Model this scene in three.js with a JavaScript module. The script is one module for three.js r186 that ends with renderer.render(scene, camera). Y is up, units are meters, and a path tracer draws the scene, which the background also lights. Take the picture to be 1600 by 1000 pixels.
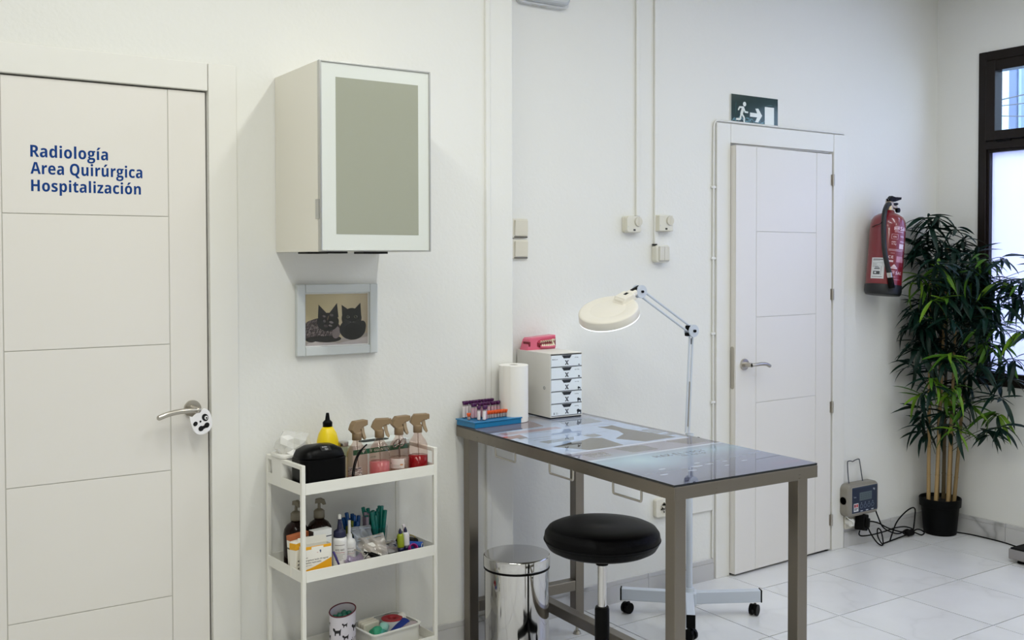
import * as THREE from 'three';
import { RoundedBoxGeometry } from 'three/addons/geometries/RoundedBoxGeometry.js';
import { mergeGeometries, mergeVertices } from 'three/addons/utils/BufferGeometryUtils.js';
import { FontLoader } from 'three/addons/loaders/FontLoader.js';
import { TextGeometry } from 'three/addons/geometries/TextGeometry.js';
import { RectAreaLightUniformsLib } from 'three/addons/lights/RectAreaLightUniformsLib.js';

// ------------------------------------------------------------------ camera, sky, area lights, exposure
const scene = new THREE.Scene();
const camera = new THREE.PerspectiveCamera(2 * Math.atan(500 / 1582.1) * 180 / Math.PI, 1.6, 0.05, 80);
camera.position.set(0, 1.4906, 3.4);
camera.rotation.order = 'YXZ';
camera.rotation.set(-0.023714, -0.588169, -0.002228);
camera.setViewOffset(1600, 1000, 0, 55, 1600, 1000);
camera.updateProjectionMatrix();

scene.background = new THREE.Color(0.60, 0.76, 1.0);
scene.backgroundIntensity = 9.5;

RectAreaLightUniformsLib.init();
const renderer = new THREE.WebGLRenderer({ antialias: true });
renderer.toneMapping = THREE.LinearToneMapping;
renderer.toneMappingExposure = 1.0;
renderer.shadowMap.enabled = true;

const LAMP_RADIANCE = 36;          // ceiling battens
const WARM = [0.985, 1.0, 0.945], COOL = [0.90, 0.96, 1.0];
const LAMP_SPOTS = [[0.53, 1.75, 1.15, WARM], [1.77, 1.75, 0.98, WARM], [3.25, 1.75, 0.52, COOL], [4.35, 1.7, 0.55, COOL], [0.3, 4.4, 1.6, WARM], [4.75, 3.9, 0.8, COOL]];
const MAGNIFIER_RADIANCE = 1.6;

// ------------------------------------------------------------------ helpers
let seed = 12345;
const rnd = () => { seed = (seed + 0x6d2b79f5) | 0; let t = Math.imul(seed ^ (seed >>> 15), 1 | seed); t = (t + Math.imul(t ^ (t >>> 7), 61 | t)) ^ t; return ((t ^ (t >>> 14)) >>> 0) / 4294967296; };
const rr = (a, b) => a + (b - a) * rnd();
const V = (x, y, z) => new THREE.Vector3(x, y, z);
const used = new Map();
function numbered(name) {
  const n = used.get(name) ?? 0; used.set(name, n + 1);
  return n ? `${name}_${String(n).padStart(3, '0')}` : name;
}
function prep(g) {                                   // same attributes everywhere
  if (g.index) g = g.toNonIndexed();
  for (const k of Object.keys(g.attributes)) if (!['position', 'normal', 'uv'].includes(k)) g.deleteAttribute(k);
  if (!g.attributes.normal) g.computeVertexNormals();
  return g;
}
function metric(g) {                                 // uv in metres, by the dominant direction of each normal
  const p = g.attributes.position, n = g.attributes.normal, uv = new Float32Array(p.count * 2);
  for (let i = 0; i < p.count; i++) {
    const ax = Math.abs(n.getX(i)), ay = Math.abs(n.getY(i)), az = Math.abs(n.getZ(i));
    const [u, v] = ax >= ay && ax >= az ? [p.getZ(i), p.getY(i)] : ay >= az ? [p.getX(i), p.getZ(i)] : [p.getX(i), p.getY(i)];
    uv[i * 2] = u; uv[i * 2 + 1] = v;
  }
  g.setAttribute('uv', new THREE.BufferAttribute(uv, 2));
  return g;
}
function merge(list, keepUv = false) {
  const gs = [].concat(list).map((g) => { g = prep(g); return keepUv ? g : metric(g); });
  return gs.length === 1 ? gs[0] : mergeGeometries(gs);
}
function mesh(name, list, mat, parent, keepUv = false) {
  const m = new THREE.Mesh(merge(list, keepUv), mat);
  m.name = parent === scene ? numbered(name) : name;
  m.castShadow = m.receiveShadow = true;
  if (parent) parent.add(m);
  if (parent !== scene && parent) { const c = parent.userData.count ??= {}; const k = c[name] ?? 0; c[name] = k + 1; if (k) m.name = `${name}_${String(k).padStart(3, '0')}`; }
  return m;
}
function smooth(g) {                                 // one shared normal per corner point, for shapes bent after meshing
  const b = new THREE.BufferGeometry(); b.setAttribute('position', g.attributes.position.clone());
  const m = mergeVertices(b, 1e-5); m.computeVertexNormals(); g.setAttribute('normal', m.toNonIndexed().attributes.normal); return g;
}
function thing(name, label, category, [x, y, z] = [0, 0, 0], turn = 0, group) {
  const o = new THREE.Group(); o.name = numbered(name); scene.add(o);
  o.position.set(x, y, z); o.rotation.y = turn;
  Object.assign(o.userData, { label, category }); if (group) o.userData.group = group;
  return o;
}
function tag(o, label, category, group) { Object.assign(o.userData, { label, category }); if (group) o.userData.group = group; return o; }
function struct(name, label, category) {
  const o = new THREE.Group(); o.name = name; scene.add(o);
  Object.assign(o.userData, { label, category, kind: 'structure' });
  return o;
}
function copy(src, label, group) {
  const c = src.clone(); c.name = numbered(src.name.replace(/_\d{3}$/, '')); scene.add(c);
  c.userData = { ...src.userData, label: label ?? src.userData.label }; if (group) c.userData.group = group;
  return c;
}
// box from centre
const bx = (w, h, d, x = 0, y = 0, z = 0) => new THREE.BoxGeometry(w, h, d).translate(x, y, z);
// box from extents
const be = (x0, x1, y0, y1, z0, z1) => bx(x1 - x0, y1 - y0, z1 - z0, (x0 + x1) / 2, (y0 + y1) / 2, (z0 + z1) / 2);
const rb = (w, h, d, r, x = 0, y = 0, z = 0, s = 2) => new RoundedBoxGeometry(w, h, d, s, Math.min(r, w / 2.01, h / 2.01, d / 2.01)).translate(x, y, z);
const re = (x0, x1, y0, y1, z0, z1, r = 0.002) => rb(x1 - x0, y1 - y0, z1 - z0, r, (x0 + x1) / 2, (y0 + y1) / 2, (z0 + z1) / 2);
const cyl = (r1, r2, h, x = 0, y = 0, z = 0, s = 24) => new THREE.CylinderGeometry(r1, r2, h, s).translate(x, y, z);
const lathe = (pts, s = 32) => new THREE.LatheGeometry(pts.map(([r, y]) => new THREE.Vector2(Math.max(r, 0.00001), y)), s);
const tube = (pts, r, seg = 0, rs = 8, closed = false) => new THREE.TubeGeometry(new THREE.CatmullRomCurve3(pts.map((p) => p.isVector3 ? p : V(...p)), closed, 'catmullrom', 0.5), seg || pts.length * 8, r, rs, closed);
function bar(a, b, r, s = 12, r2 = r) {                  // straight round rod between two points
  a = a.isVector3 ? a : V(...a); b = b.isVector3 ? b : V(...b);
  const d = b.clone().sub(a), g = new THREE.CylinderGeometry(r2, r, d.length(), s);
  g.applyQuaternion(new THREE.Quaternion().setFromUnitVectors(V(0, 1, 0), d.clone().normalize()));
  return g.translate(...a.clone().add(b).multiplyScalar(0.5).toArray());
}
function prism(points, depth, bevel = 0) {               // outline in x,y, extruded along z (0..depth)
  const s = new THREE.Shape(points.map(([x, y]) => new THREE.Vector2(x, y)));
  return new THREE.ExtrudeGeometry(s, { depth: depth - 2 * bevel, bevelEnabled: bevel > 0, bevelSize: bevel, bevelThickness: bevel, bevelSegments: 2, curveSegments: 16 }).translate(0, 0, bevel);
}
function roundRect(w, h, r) {
  const s = new THREE.Shape(), x = -w / 2, y = -h / 2;
  s.moveTo(x + r, y); s.lineTo(x + w - r, y); s.absarc(x + w - r, y + r, r, -Math.PI / 2, 0); s.lineTo(x + w, y + h - r); s.absarc(x + w - r, y + h - r, r, 0, Math.PI / 2);
  s.lineTo(x + r, y + h); s.absarc(x + r, y + h - r, r, Math.PI / 2, Math.PI); s.lineTo(x, y + r); s.absarc(x + r, y + r, r, Math.PI, Math.PI * 1.5);
  return s;
}
const slab = (w, h, r, depth, bevel = 0) => new THREE.ExtrudeGeometry(roundRect(w - 2 * bevel, h - 2 * bevel, Math.max(r - bevel, 0.0005)), { depth: depth - 2 * bevel, bevelEnabled: bevel > 0, bevelSize: bevel, bevelThickness: bevel, bevelSegments: 2, curveSegments: 6 }).translate(0, 0, bevel);
const plane = (w, h, x = 0, y = 0, z = 0) => new THREE.PlaneGeometry(w, h).translate(x, y, z);

// materials
const M = (hex, rough = 0.5, o = {}) => new THREE.MeshPhysicalMaterial({ color: new THREE.Color(hex), roughness: rough, ...o });
const thin = (hex, rough = 0.03, o = {}) => M(hex, rough, { transmission: 1, thickness: 0, ior: 1.45, side: THREE.DoubleSide, ...o });
function canvasTex(w, h, draw) {
  const c = document.createElement('canvas'); c.width = w; c.height = h;
  draw(c.getContext('2d'), w, h);
  const t = new THREE.CanvasTexture(c); t.colorSpace = THREE.SRGBColorSpace; t.anisotropy = 8;
  return t;
}
const printMat = (t, rough = 0.4, o = {}) => new THREE.MeshPhysicalMaterial({ map: t, roughness: rough, ...o });
// value noise for textures, periodic
function noiseField(n, octaves, base) {
  const out = new Float32Array(n * n);
  for (let o = 0, amp = 1, cells = base; o < octaves; o++, amp *= 0.5, cells *= 2) {
    const grid = Float32Array.from({ length: cells * cells }, () => rnd());
    for (let y = 0; y < n; y++) for (let x = 0; x < n; x++) {
      const fx = x / n * cells, fy = y / n * cells, x0 = Math.floor(fx), y0 = Math.floor(fy), tx = fx - x0, ty = fy - y0;
      const sx = tx * tx * (3 - 2 * tx), sy = ty * ty * (3 - 2 * ty), g = (i, j) => grid[(j % cells) * cells + (i % cells)];
      out[y * n + x] += amp * ((g(x0, y0) * (1 - sx) + g(x0 + 1, y0) * sx) * (1 - sy) + (g(x0, y0 + 1) * (1 - sx) + g(x0 + 1, y0 + 1) * sx) * sy);
    }
  }
  let lo = Infinity, hi = -Infinity; for (const v of out) { lo = Math.min(lo, v); hi = Math.max(hi, v); }
  return out.map((v) => (v - lo) / (hi - lo));
}
function dataTex(n, f, srgb, repeat = 1, m = n) {
  const d = new Uint8Array(n * m * 4);
  for (let i = 0; i < n * m; i++) { const c = f(i % n, Math.floor(i / n)); d[i * 4] = c[0]; d[i * 4 + 1] = c[1]; d[i * 4 + 2] = c[2]; d[i * 4 + 3] = 255; }
  const t = new THREE.DataTexture(d, n, m); t.magFilter = THREE.LinearFilter; t.wrapS = t.wrapT = THREE.RepeatWrapping; t.repeat.set(repeat, repeat);
  if (srgb) t.colorSpace = THREE.SRGBColorSpace; t.needsUpdate = true;
  return t;
}
const N1 = noiseField(512, 5, 4), N2 = noiseField(512, 5, 5), N3 = noiseField(512, 3, 64);
const marbleTex = (light, vein, warm) => dataTex(512, (x, y) => {
  const a = N1[y * 512 + x], b = N2[y * 512 + x], v = Math.pow(1 - Math.abs(2 * ((a * 2.2 + b * 0.7) % 1) - 1), 9), cloud = (b - 0.5) * 16;
  const g = light + cloud - v * vein; return [g + warm, g, g - warm].map((c) => Math.max(0, Math.min(255, c)));
}, true, 0.55);
const floorTex = marbleTex(222, 7, 0), skirtTex = marbleTex(196, 46, 1.5);
const plasterBump = dataTex(512, (x, y) => { const v = 140 * N3[y * 512 + x] + 90 * N1[y * 512 + x]; return [v, v, v]; }, false, 1.6);
const brushed = dataTex(256, (x, y) => { const v = 110 + 70 * N3[(y % 8) * 512 + x] + 50 * N1[y * 512 + x * 2]; return [v, v, v]; }, false, 3);
const leatherBump = dataTex(256, (x, y) => { const v = 255 * N3[y * 2 * 512 + x * 2]; return [v, v, v]; }, false, 12);

const C = {
  wall: M('#e8e7e1', 0.75, { bumpMap: plasterBump, bumpScale: 0.0009 }),
  ceiling: M('#eeece6', 0.9),
  lacquer: M('#e6e2db', 0.38),
  casing: M('#e7e5de', 0.4),
  groove: M('#cfcdc6', 0.7),
  dark: M('#0c0c0d', 0.8),
  floorTile: new THREE.MeshPhysicalMaterial({ map: floorTex, roughness: 0.2 }),
  grout: M('#454342', 0.9),
  skirt: new THREE.MeshPhysicalMaterial({ map: skirtTex, roughness: 0.3 }),
  steel: new THREE.MeshPhysicalMaterial({ color: new THREE.Color(0.235, 0.21, 0.178), metalness: 1, roughness: 0.52, roughnessMap: brushed }),
  chrome: new THREE.MeshPhysicalMaterial({ color: new THREE.Color(0.62, 0.61, 0.6), metalness: 1, roughness: 0.07 }),
  nickel: new THREE.MeshPhysicalMaterial({ color: new THREE.Color(0.5, 0.47, 0.42), metalness: 1, roughness: 0.28 }),
  bright: new THREE.MeshPhysicalMaterial({ color: new THREE.Color(0.8, 0.8, 0.78), metalness: 1, roughness: 0.15 }),
  white: M('#e4e3dd', 0.4), plasticWhite: M('#e8e6df', 0.35), ivory: M('#dfdacb', 0.4),
  trolley: M('#e9e7de', 0.38), black: M('#050506', 0.42, { specularIntensity: 0.22 }), rubber: M('#0b0b0d', 0.7, { specularIntensity: 0.3 }),
  lampWhite: M('#ece6d8', 0.35), lampGrey: M('#c3cad6', 0.35),
  frame: M('#1a1411', 0.4, { specularIntensity: 0.45 }), paper: M('#f0ede6', 0.9),
};

// ------------------------------------------------------------------ room shell
const LZ = 0.14, LX = 2.181;          // the left half of the back wall stands proud, up to a corner
const XR = 5.12, XL = -2.4, ZF = 6.2, HC = 3.0;
{
  const w = struct('wall_back', 'long white painted back wall that steps forward at its left half', 'wall');
  mesh('plaster', [be(XL - 0.1, 0.2781, 0, HC, -0.12, LZ), be(0.2781, 0.9972, 2.0366, HC, -0.12, LZ), be(2.30, 3.492, 0, HC, -0.12, 0), be(3.492, 4.222, 2.04, HC, -0.12, 0), be(4.222, XR + 0.3, 0, HC, -0.12, 0), be(XL - 0.1, XR + 0.3, 0, HC, -0.22, -0.12)], C.wall, w);
  const corner = new THREE.Shape(); corner.moveTo(0.9972, -0.12); corner.lineTo(2.30, -0.12); corner.lineTo(2.30, 0); corner.lineTo(LX, 0); corner.lineTo(LX, LZ - 0.008); corner.absarc(LX - 0.008, LZ - 0.008, 0.008, 0, Math.PI / 2); corner.lineTo(0.9972, LZ);
  mesh('plaster_step', new THREE.ExtrudeGeometry(corner, { depth: HC, bevelEnabled: false, curveSegments: 6 }).rotateX(Math.PI / 2).translate(0, HC, 0), C.wall, w);
  const t = struct('trim_1', 'slim white painted bead running up the wall just left of the corner step', 'trim');
  mesh('bead', re(2.0495, 2.0745, 0.14, HC, LZ - 0.004, LZ + 0.009, 0.006), C.wall, t);
  const l = struct('wall_left', 'plain white side wall at the far left end of the room', 'wall');
  mesh('plaster', be(XL - 0.1, XL, 0, HC, 0, ZF), C.wall, l);
  const f = struct('wall_front', 'plain white wall on the side of the room facing the doors', 'wall');
  mesh('plaster', be(XL - 0.1, XR + 0.3, 0, HC, ZF, ZF + 0.1), C.wall, f);
  const c = struct('ceiling', 'flat white ceiling above the room', 'ceiling');
  mesh('plaster', be(XL - 0.1, XR + 0.3, HC, HC + 0.12, -0.22, ZF + 0.1), C.ceiling, c);
}
// window wall with its opening
const WZ0 = 0.253, WZ1 = 2.75, WY0 = 0.82, WY1 = 2.596;
{
  const r = struct('wall_right', 'white wall around the dark framed window', 'wall');
  mesh('plaster', [be(XR, XR + 0.2, 0, HC, 0, WZ0), be(XR, XR + 0.2, 0, HC, WZ1, ZF), be(XR, XR + 0.2, 0, WY0, WZ0, WZ1), be(XR, XR + 0.2, WY1, HC, WZ0, WZ1)], C.wall, r);
}
// floor: slab, tiles that the camera sees one by one, the rest joined
{
  const f = struct('floor', 'polished pale grey marble look tile floor', 'floor');
  mesh('slab', be(XL - 0.1, XR + 0.2, -0.14, -0.006, -0.2, ZF + 0.1), C.grout, f);
  const pitch = 0.4247, x0 = 3.477, z0 = 0.2305, gap = 0.0048, rest = [];
  const make = (w, d) => { const g = merge(bx(w, 0.012, d)); const a = g.attributes.uv; const ox = rr(0, 9), oy = rr(0, 9), t = rnd() > 0.5; for (let i = 0; i < a.count; i++) { const u = a.getX(i), v = a.getY(i); a.setXY(i, (t ? v : u) + ox, (t ? u : v) + oy); } return g; };
  const variants = Array.from({ length: 7 }, () => make(pitch - gap, pitch - gap));
  for (let i = -14; i <= 4; i++) for (let k = -1; k <= 13; k++) {
    const xa = Math.max(XL, x0 + (i - 1) * pitch), xb = Math.min(XR, x0 + i * pitch), za = Math.max(0, z0 + k * pitch), zb = Math.min(ZF, z0 + (k + 1) * pitch);
    if (xb - xa < 0.02 || zb - za < 0.02 || (xb < LX && zb < LZ + 0.02)) continue;
    const full = xb - xa > pitch - 0.01 && zb - za > pitch - 0.01, cx = (xa + xb) / 2, cz = (za + zb) / 2;
    const seen = cx > 1.2 && cz < 0.45 * (cx - 0.6) + 0.9 && cz < 2.3;
    const tilt = rr(-0.0004, 0.0004);
    if (seen) {
      const g = full ? variants[Math.floor(rnd() * 7)] : make(xb - xa - gap, zb - za - gap);
      const t = new THREE.Mesh(g, C.floorTile); t.position.set(cx, -0.006 + tilt, cz); t.receiveShadow = true; t.name = 'tile'; 
      const n = f.userData.tiles = (f.userData.tiles ?? -1) + 1; if (n) t.name = `tile_${String(n).padStart(3, '0')}`;
      f.add(t);
    } else rest.push(bx(xb - xa - gap, 0.012, zb - za - gap, cx, -0.006, cz));
  }
  const o = mesh('distant_tiles', rest, C.floorTile, f); o.userData.kind = 'stuff';
}
// marble skirting, piece by piece
function skirting(group, along, from, to, fixed, pieces, top = 0.098) {
  for (let i = 0; i < pieces; i++) {
    const a = from + (to - from) * i / pieces + 0.001, b = from + (to - from) * (i + 1) / pieces - 0.001, g = [];
    if (along === 'x') g.push(be(a, b, 0, top - 0.02, fixed, fixed + 0.013), re(a, b, top - 0.02, top, fixed, fixed + 0.010, 0.002));
    else g.push(be(fixed - 0.013, fixed, 0, 0.078, a, b), re(fixed - 0.010, fixed, 0.078, 0.098, a, b, 0.002));
    mesh('baseboard_tile', g, C.skirt, group);
  }
}
{
  const b = struct('baseboard_back', 'grey marble skirting along the foot of the back wall', 'baseboard');
  skirting(b, 'x', 1.0922, LX, LZ, 3, 0.138); skirting(b, 'x', LX, 3.39, 0, 3); skirting(b, 'x', 4.322, XR - 0.013, 0, 2);
  skirting(b, 'x', XL, 0.185, LZ, 6, 0.138);
  const r = struct('baseboard_right', 'grey marble skirting below the window behind the potted bamboo', 'baseboard');
  skirting(r, 'z', 0, 0.425, XR, 1); skirting(r, 'z', 0.425, 3.825, XR, 8);
}
// ------------------------------------------------------------------ doors
const font = await new FontLoader().loadAsync('fonts/droid/droid_sans_bold.typeface.json');
function lettering(text, x0, x1, y0, y1, z, depth = 0.0008) {      // baseline y0, cap height y1 - y0
  const g = new TextGeometry(text, { font, size: 1, depth: 0.1, curveSegments: 5 });
  g.computeBoundingBox(); const b = g.boundingBox, cap = (() => { const c = new TextGeometry('H', { font, size: 1, depth: 0.1 }); c.computeBoundingBox(); return c.boundingBox.max.y; })();
  g.translate(-b.min.x, 0, 0); g.scale((x1 - x0) / (b.max.x - b.min.x), (y1 - y0) / cap, depth / 0.1); g.translate(x0, y0, z);
  return g;
}
function leverHandle(parent, x, y, z, dir, name = 'door_handle') {  // rosette and curved lever, dir -1 points left
  const h = mesh(name, [cyl(0.026, 0.027, 0.009, 0, 0, 0, 32).rotateX(Math.PI / 2).translate(x, y, z + 0.0045), cyl(0.0105, 0.0125, 0.045, 0, 0, 0, 20).rotateX(Math.PI / 2).translate(x, y, z + 0.028)], C.nickel, parent);
  mesh('lever', [tube([[x - dir * 0.004, y, z + 0.05], [x + dir * 0.02, y + 0.001, z + 0.056], [x + dir * 0.055, y + 0.001, z + 0.058], [x + dir * 0.09, y - 0.004, z + 0.058], [x + dir * 0.118, y - 0.013, z + 0.057]], 0.0085, 40, 12),
    new THREE.SphereGeometry(0.0085, 12, 8).translate(x + dir * 0.118, y - 0.013, z + 0.057), new THREE.SphereGeometry(0.0108, 12, 8).translate(x - dir * 0.003, y, z + 0.05)], C.nickel, h);
  return h;
}
{
  const d = struct('door_1', 'white grooved door with blue department lettering beside the trolley', 'door');
  d.position.z = LZ;
  const zc = 0.014, xa = 0.2781, xb = 0.9972, yt = 2.0366, yc = 2.1248;
  mesh('casing', re(xb + 0.001, 1.0902, 0, yc, -0.002, zc, 0.003), C.casing, d);
  mesh('casing', re(0.187, xa - 0.001, 0, yc, -0.002, zc, 0.003), C.casing, d);
  mesh('casing', re(xa + 0.001, xb - 0.0005, yt, yc, -0.002, zc - 0.001, 0.003), C.casing, d);
  mesh('jamb', [be(xa, xa + 0.002, 0, yt, -0.12, -0.045), be(xb - 0.002, xb, 0, yt, -0.12, -0.045), be(xa + 0.002, xb - 0.002, yt - 0.002, yt, -0.12, -0.045)], C.casing, d);
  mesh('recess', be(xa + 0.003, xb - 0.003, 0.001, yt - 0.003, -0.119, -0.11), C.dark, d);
  const leaf = mesh('door_leaf', be(0.2819, 0.9919, 0.008, 2.0325, -0.04, -0.003), C.groove, d);
  const zf = 0.0, g = 0.0013, st = [0.2819, 0.3998, 0.8735, 0.9919], ys = [0.008, 0.4276, 0.8284, 1.2292, 1.6319, 2.0325];
  mesh('stile', re(st[0], st[1] - g, ys[0], ys[5], -0.006, zf, 0.0014), C.lacquer, leaf);
  mesh('stile', re(st[2] + g, st[3], ys[0], ys[5], -0.006, zf, 0.0014), C.lacquer, leaf);
  for (let i = 0; i < 5; i++) mesh('panel', re(st[1] + g, st[2] - g, ys[i] + (i ? g : 0), ys[i + 1] - g, -0.006, zf, 0.0014), C.lacquer, leaf);
  leverHandle(d, 0.9416, 1.0202, zf, -1);
  const blue = M('#053a80', 0.6, { specularIntensity: 0.4 });
  [['Radiología', 0.4775, 0.6938, 1.7992, 1.8338], ['Area Quirúrgica', 0.4775, 0.7945, 1.7494, 1.7839], ['Hospitalización', 0.4785, 0.7896, 1.6986, 1.7321]].forEach(([t, a, b, y0, y1]) => mesh('lettering', lettering(t, a, b, y0, y1, zf - 0.0002, 0.0008), blue, d));
}
{
  const d = struct('door_2', 'white grooved door standing slightly ajar under the exit sign', 'door');
  const xa = 3.492, xb = 4.222, zc = 0.014;
  mesh('casing', re(3.402, xa - 0.001, 0, 2.13, -0.002, zc, 0.003), C.casing, d);
  mesh('casing', re(xb + 0.007, 4.32, 0, 2.13, -0.002, zc, 0.003), C.casing, d);
  mesh('casing', re(3.4935, xb + 0.006, 2.04, 2.13, -0.002, zc - 0.001, 0.003), C.casing, d);
  mesh('jamb', [be(xa, xa + 0.003, 0, 2.04, -0.12, -0.002), be(xb - 0.003, xb, 0, 2.04, -0.12, -0.002), be(xa, xb, 2.034, 2.04, -0.12, -0.002)], C.casing, d);
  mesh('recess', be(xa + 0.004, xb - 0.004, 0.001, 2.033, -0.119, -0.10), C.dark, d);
  // leaf in its own frame: hinge line at x = 0, leaf runs to -x, front at z = 0
  const leaf = mesh('door_leaf', be(-0.722, 0, 0.012, 2.028, -0.036, -0.003), C.lacquer, d);
  leaf.position.set(xb - 0.006, 0, 0.012); leaf.rotation.y = 0.046;
  const groove = mesh('groove_backing', be(-0.7, -0.02, 0.03, 2.01, -0.0045, -0.0028), C.groove, leaf);
  const g = 0.0012, st = [-0.722, -0.578, -0.124, 0], ys = [0.012, 0.405, 0.81, 1.22, 1.627, 2.028];
  mesh('stile', re(st[0], st[1] - g, ys[0], ys[5], -0.006, 0, 0.0015), C.lacquer, leaf);
  mesh('stile', re(st[2] + g, st[3], ys[0], ys[5], -0.006, 0, 0.0015), C.lacquer, leaf);
  for (let i = 0; i < 5; i++) mesh('panel', re(st[1] + g, st[2] - g, ys[i] + (i ? g : 0), ys[i + 1] - g, -0.006, 0, 0.0015), C.lacquer, leaf);
  for (const y of [0.16, 0.74, 1.316, 1.897]) mesh('hinge', [cyl(0.0065, 0.0065, 0.058, 0.004, y, 0.006, 14), bx(0.012, 0.056, 0.002, -0.004, y, 0.001), cyl(0.007, 0.007, 0.003, 0.004, y, 0.006, 14)], C.nickel, leaf);
  mesh('lock_plate', [slab(0.022, 0.2, 0.01, 0.0015).rotateY(-Math.PI / 2).translate(-0.722, 0.985, -0.02), bx(0.002, 0.03, 0.012, -0.7235, 0.955, -0.02)], C.nickel, leaf);
  const h = mesh('door_handle', [cyl(0.026, 0.027, 0.009, 0, 0, 0, 32).rotateX(Math.PI / 2).translate(-0.664, 1.0, 0.0045), cyl(0.0105, 0.0125, 0.045, 0, 0, 0, 20).rotateX(Math.PI / 2).translate(-0.664, 1.0, 0.028),
    tube([[-0.668, 1.0, 0.05], [-0.644, 1.001, 0.056], [-0.61, 1.003, 0.058], [-0.575, 1.0, 0.058], [-0.548, 0.99, 0.057]], 0.0085, 40, 12), new THREE.SphereGeometry(0.0085, 12, 8).translate(-0.548, 0.99, 0.057)], C.nickel, leaf);
}
// painted cable run round the second door
{
  const t = thing('cable_trunking', 'thin white painted cable run edging the left and top of the ajar door', 'cable');
  mesh('cable', [tube([[3.386, 0.1, 0.006], [3.388, 0.6, 0.006], [3.386, 1.2, 0.006], [3.387, 1.8, 0.006], [3.389, 2.09, 0.006], [3.393, 2.125, 0.006], [3.41, 2.139, 0.006], [3.5, 2.14, 0.006], [3.83, 2.139, 0.006], [4.235, 2.139, 0.006], [4.312, 2.138, 0.006]], 0.0052, 160, 8)], C.white, t);
  for (const y of [0.45, 0.83, 1.15, 1.5, 1.83]) mesh('clip', re(3.374, 3.399, y - 0.006, y + 0.006, 0, 0.012, 0.003), C.white, t);
}
// ------------------------------------------------------------------ window and what lies outside it
{
  const w = struct('window_1', 'dark brown window with frosted lower panes and clear hopper panes above', 'window');
  const x1 = XR - 0.012, x0 = XR + 0.06;                    // room face and outer face of the frame
  const mid = (WZ0 + WZ1) / 2;
  const bars = [[WZ0, WZ0 + 0.045, WY0, WY1], [WZ1 - 0.045, WZ1, WY0, WY1], [mid - 0.03, mid + 0.03, WY0, WY1]];
  for (const [a, b] of [[WZ0 + 0.0452, mid - 0.0302], [mid + 0.0302, WZ1 - 0.0452]]) bars.push([a, b, WY0, WY0 + 0.055], [a, b, WY1 - 0.05, WY1], [a, b, 2.075, 2.12]);
  for (const [a, b, c, d] of bars) mesh('frame', re(x1, x0, c, d, a, b, 0.004), C.frame, w);
  const frost = M('#e3dcec', 1, { transmission: 1, thickness: 0, side: THREE.DoubleSide });
  const clear = thin('#ffffff', 0.01, { ior: 1.5 });
  for (const [a, b] of [[WZ0 + 0.045, mid - 0.03], [mid + 0.03, WZ1 - 0.045]]) {
    const bead = mesh('bead', [re(x1 + 0.012, x0 - 0.01, 0.875, 0.889, a + 0.0142, b - 0.0142, 0.002), re(x1 + 0.012, x0 - 0.01, 2.061, 2.075, a + 0.0142, b - 0.0142, 0.002), re(x1 + 0.012, x0 - 0.01, 0.875, 2.075, a, a + 0.014, 0.002), re(x1 + 0.012, x0 - 0.01, 0.875, 2.075, b - 0.014, b, 0.002)], C.frame, w);
    mesh('frosted_pane', be(XR + 0.028, XR + 0.0285, 0.885, 2.065, a + 0.01, b - 0.01), frost, w);
    const sash = mesh('hopper_sash', [re(x1 - 0.014, x0 - 0.012, 2.122, 2.172, a + 0.0552, b - 0.0552, 0.005), re(x1 - 0.014, x0 - 0.012, 2.488, 2.544, a + 0.0552, b - 0.0552, 0.005), re(x1 - 0.014, x0 - 0.012, 2.122, 2.544, a + 0.002, a + 0.055, 0.005), re(x1 - 0.014, x0 - 0.012, 2.122, 2.544, b - 0.055, b - 0.002, 0.005)], C.frame, w);
    mesh('clear_pane', be(XR + 0.026, XR + 0.0265, 2.165, 2.495, a + 0.05, b - 0.05), clear, sash);
    mesh('latch', [re(x1 - 0.02, x1 + 0.01, 2.108, 2.122, (a + b) / 2 - 0.06, (a + b) / 2 + 0.06, 0.003), bar([x1 - 0.018, 2.115, (a + b) / 2], [x1 - 0.03, 2.15, (a + b) / 2], 0.006)], C.black, sash);
    mesh('drip_rail', re(x1 - 0.008, x1 + 0.01, 2.112, 2.121, a + 0.06, a + 0.14, 0.002), C.black, sash);
  }
  mesh('sill', re(XR + 0.05, XR + 0.24, WY0 - 0.02, WY0 + 0.012, WZ0, WZ1, 0.004), C.frame, w);
  // the street side
  const b = thing('street_building', 'pale stuccoed building across the street seen through the clear pane', 'building', [7.6, 0, 0]);
  const stucco = M('#8fa2b2', 0.9, { bumpMap: plasterBump, bumpScale: 0.01 });
  mesh('facade', be(0, 0.3, -1, 5.2, -4.5, -1.005), stucco, b); mesh('facade', be(0.05, 0.3, -1, 5.2, -0.93, 6), M('#b4bec6', 0.9), b);
  mesh('pillar', [re(-0.04, 0.25, -1, 5.2, -1.01, -0.945, 0.01)], M('#3a4963', 0.7), b);
  mesh('pillar', [re(-0.02, 0.25, -1, 5.2, -0.945, -0.92, 0.004)], M('#66788f', 0.7), b);
  const cable = (y0, y1, r, label) => tag(mesh('street_cable', tube([[7.45, y0, -1.2], [7.45, (y0 + y1) / 2 - 0.01, -0.6], [7.45, y1, 0.6]], r, 30, 6), M('#2a2c31', 0.6), scene), label, 'cable');
  cable(2.70, 2.815, 0.005, 'topmost thin dark cable strung across the building outside');
  cable(2.675, 2.675, 0.004, 'middle thin dark cable strung level across the building outside');
  cable(2.62, 2.50, 0.004, 'lowest thin dark cable sloping across the building outside');
  const g = struct('street', 'pale pavement outside the window', 'street');
  mesh('paving', be(XR + 0.32, 12, -0.2, -0.1, -6, 9), M('#b9b7b2', 0.9), g);
}
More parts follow.
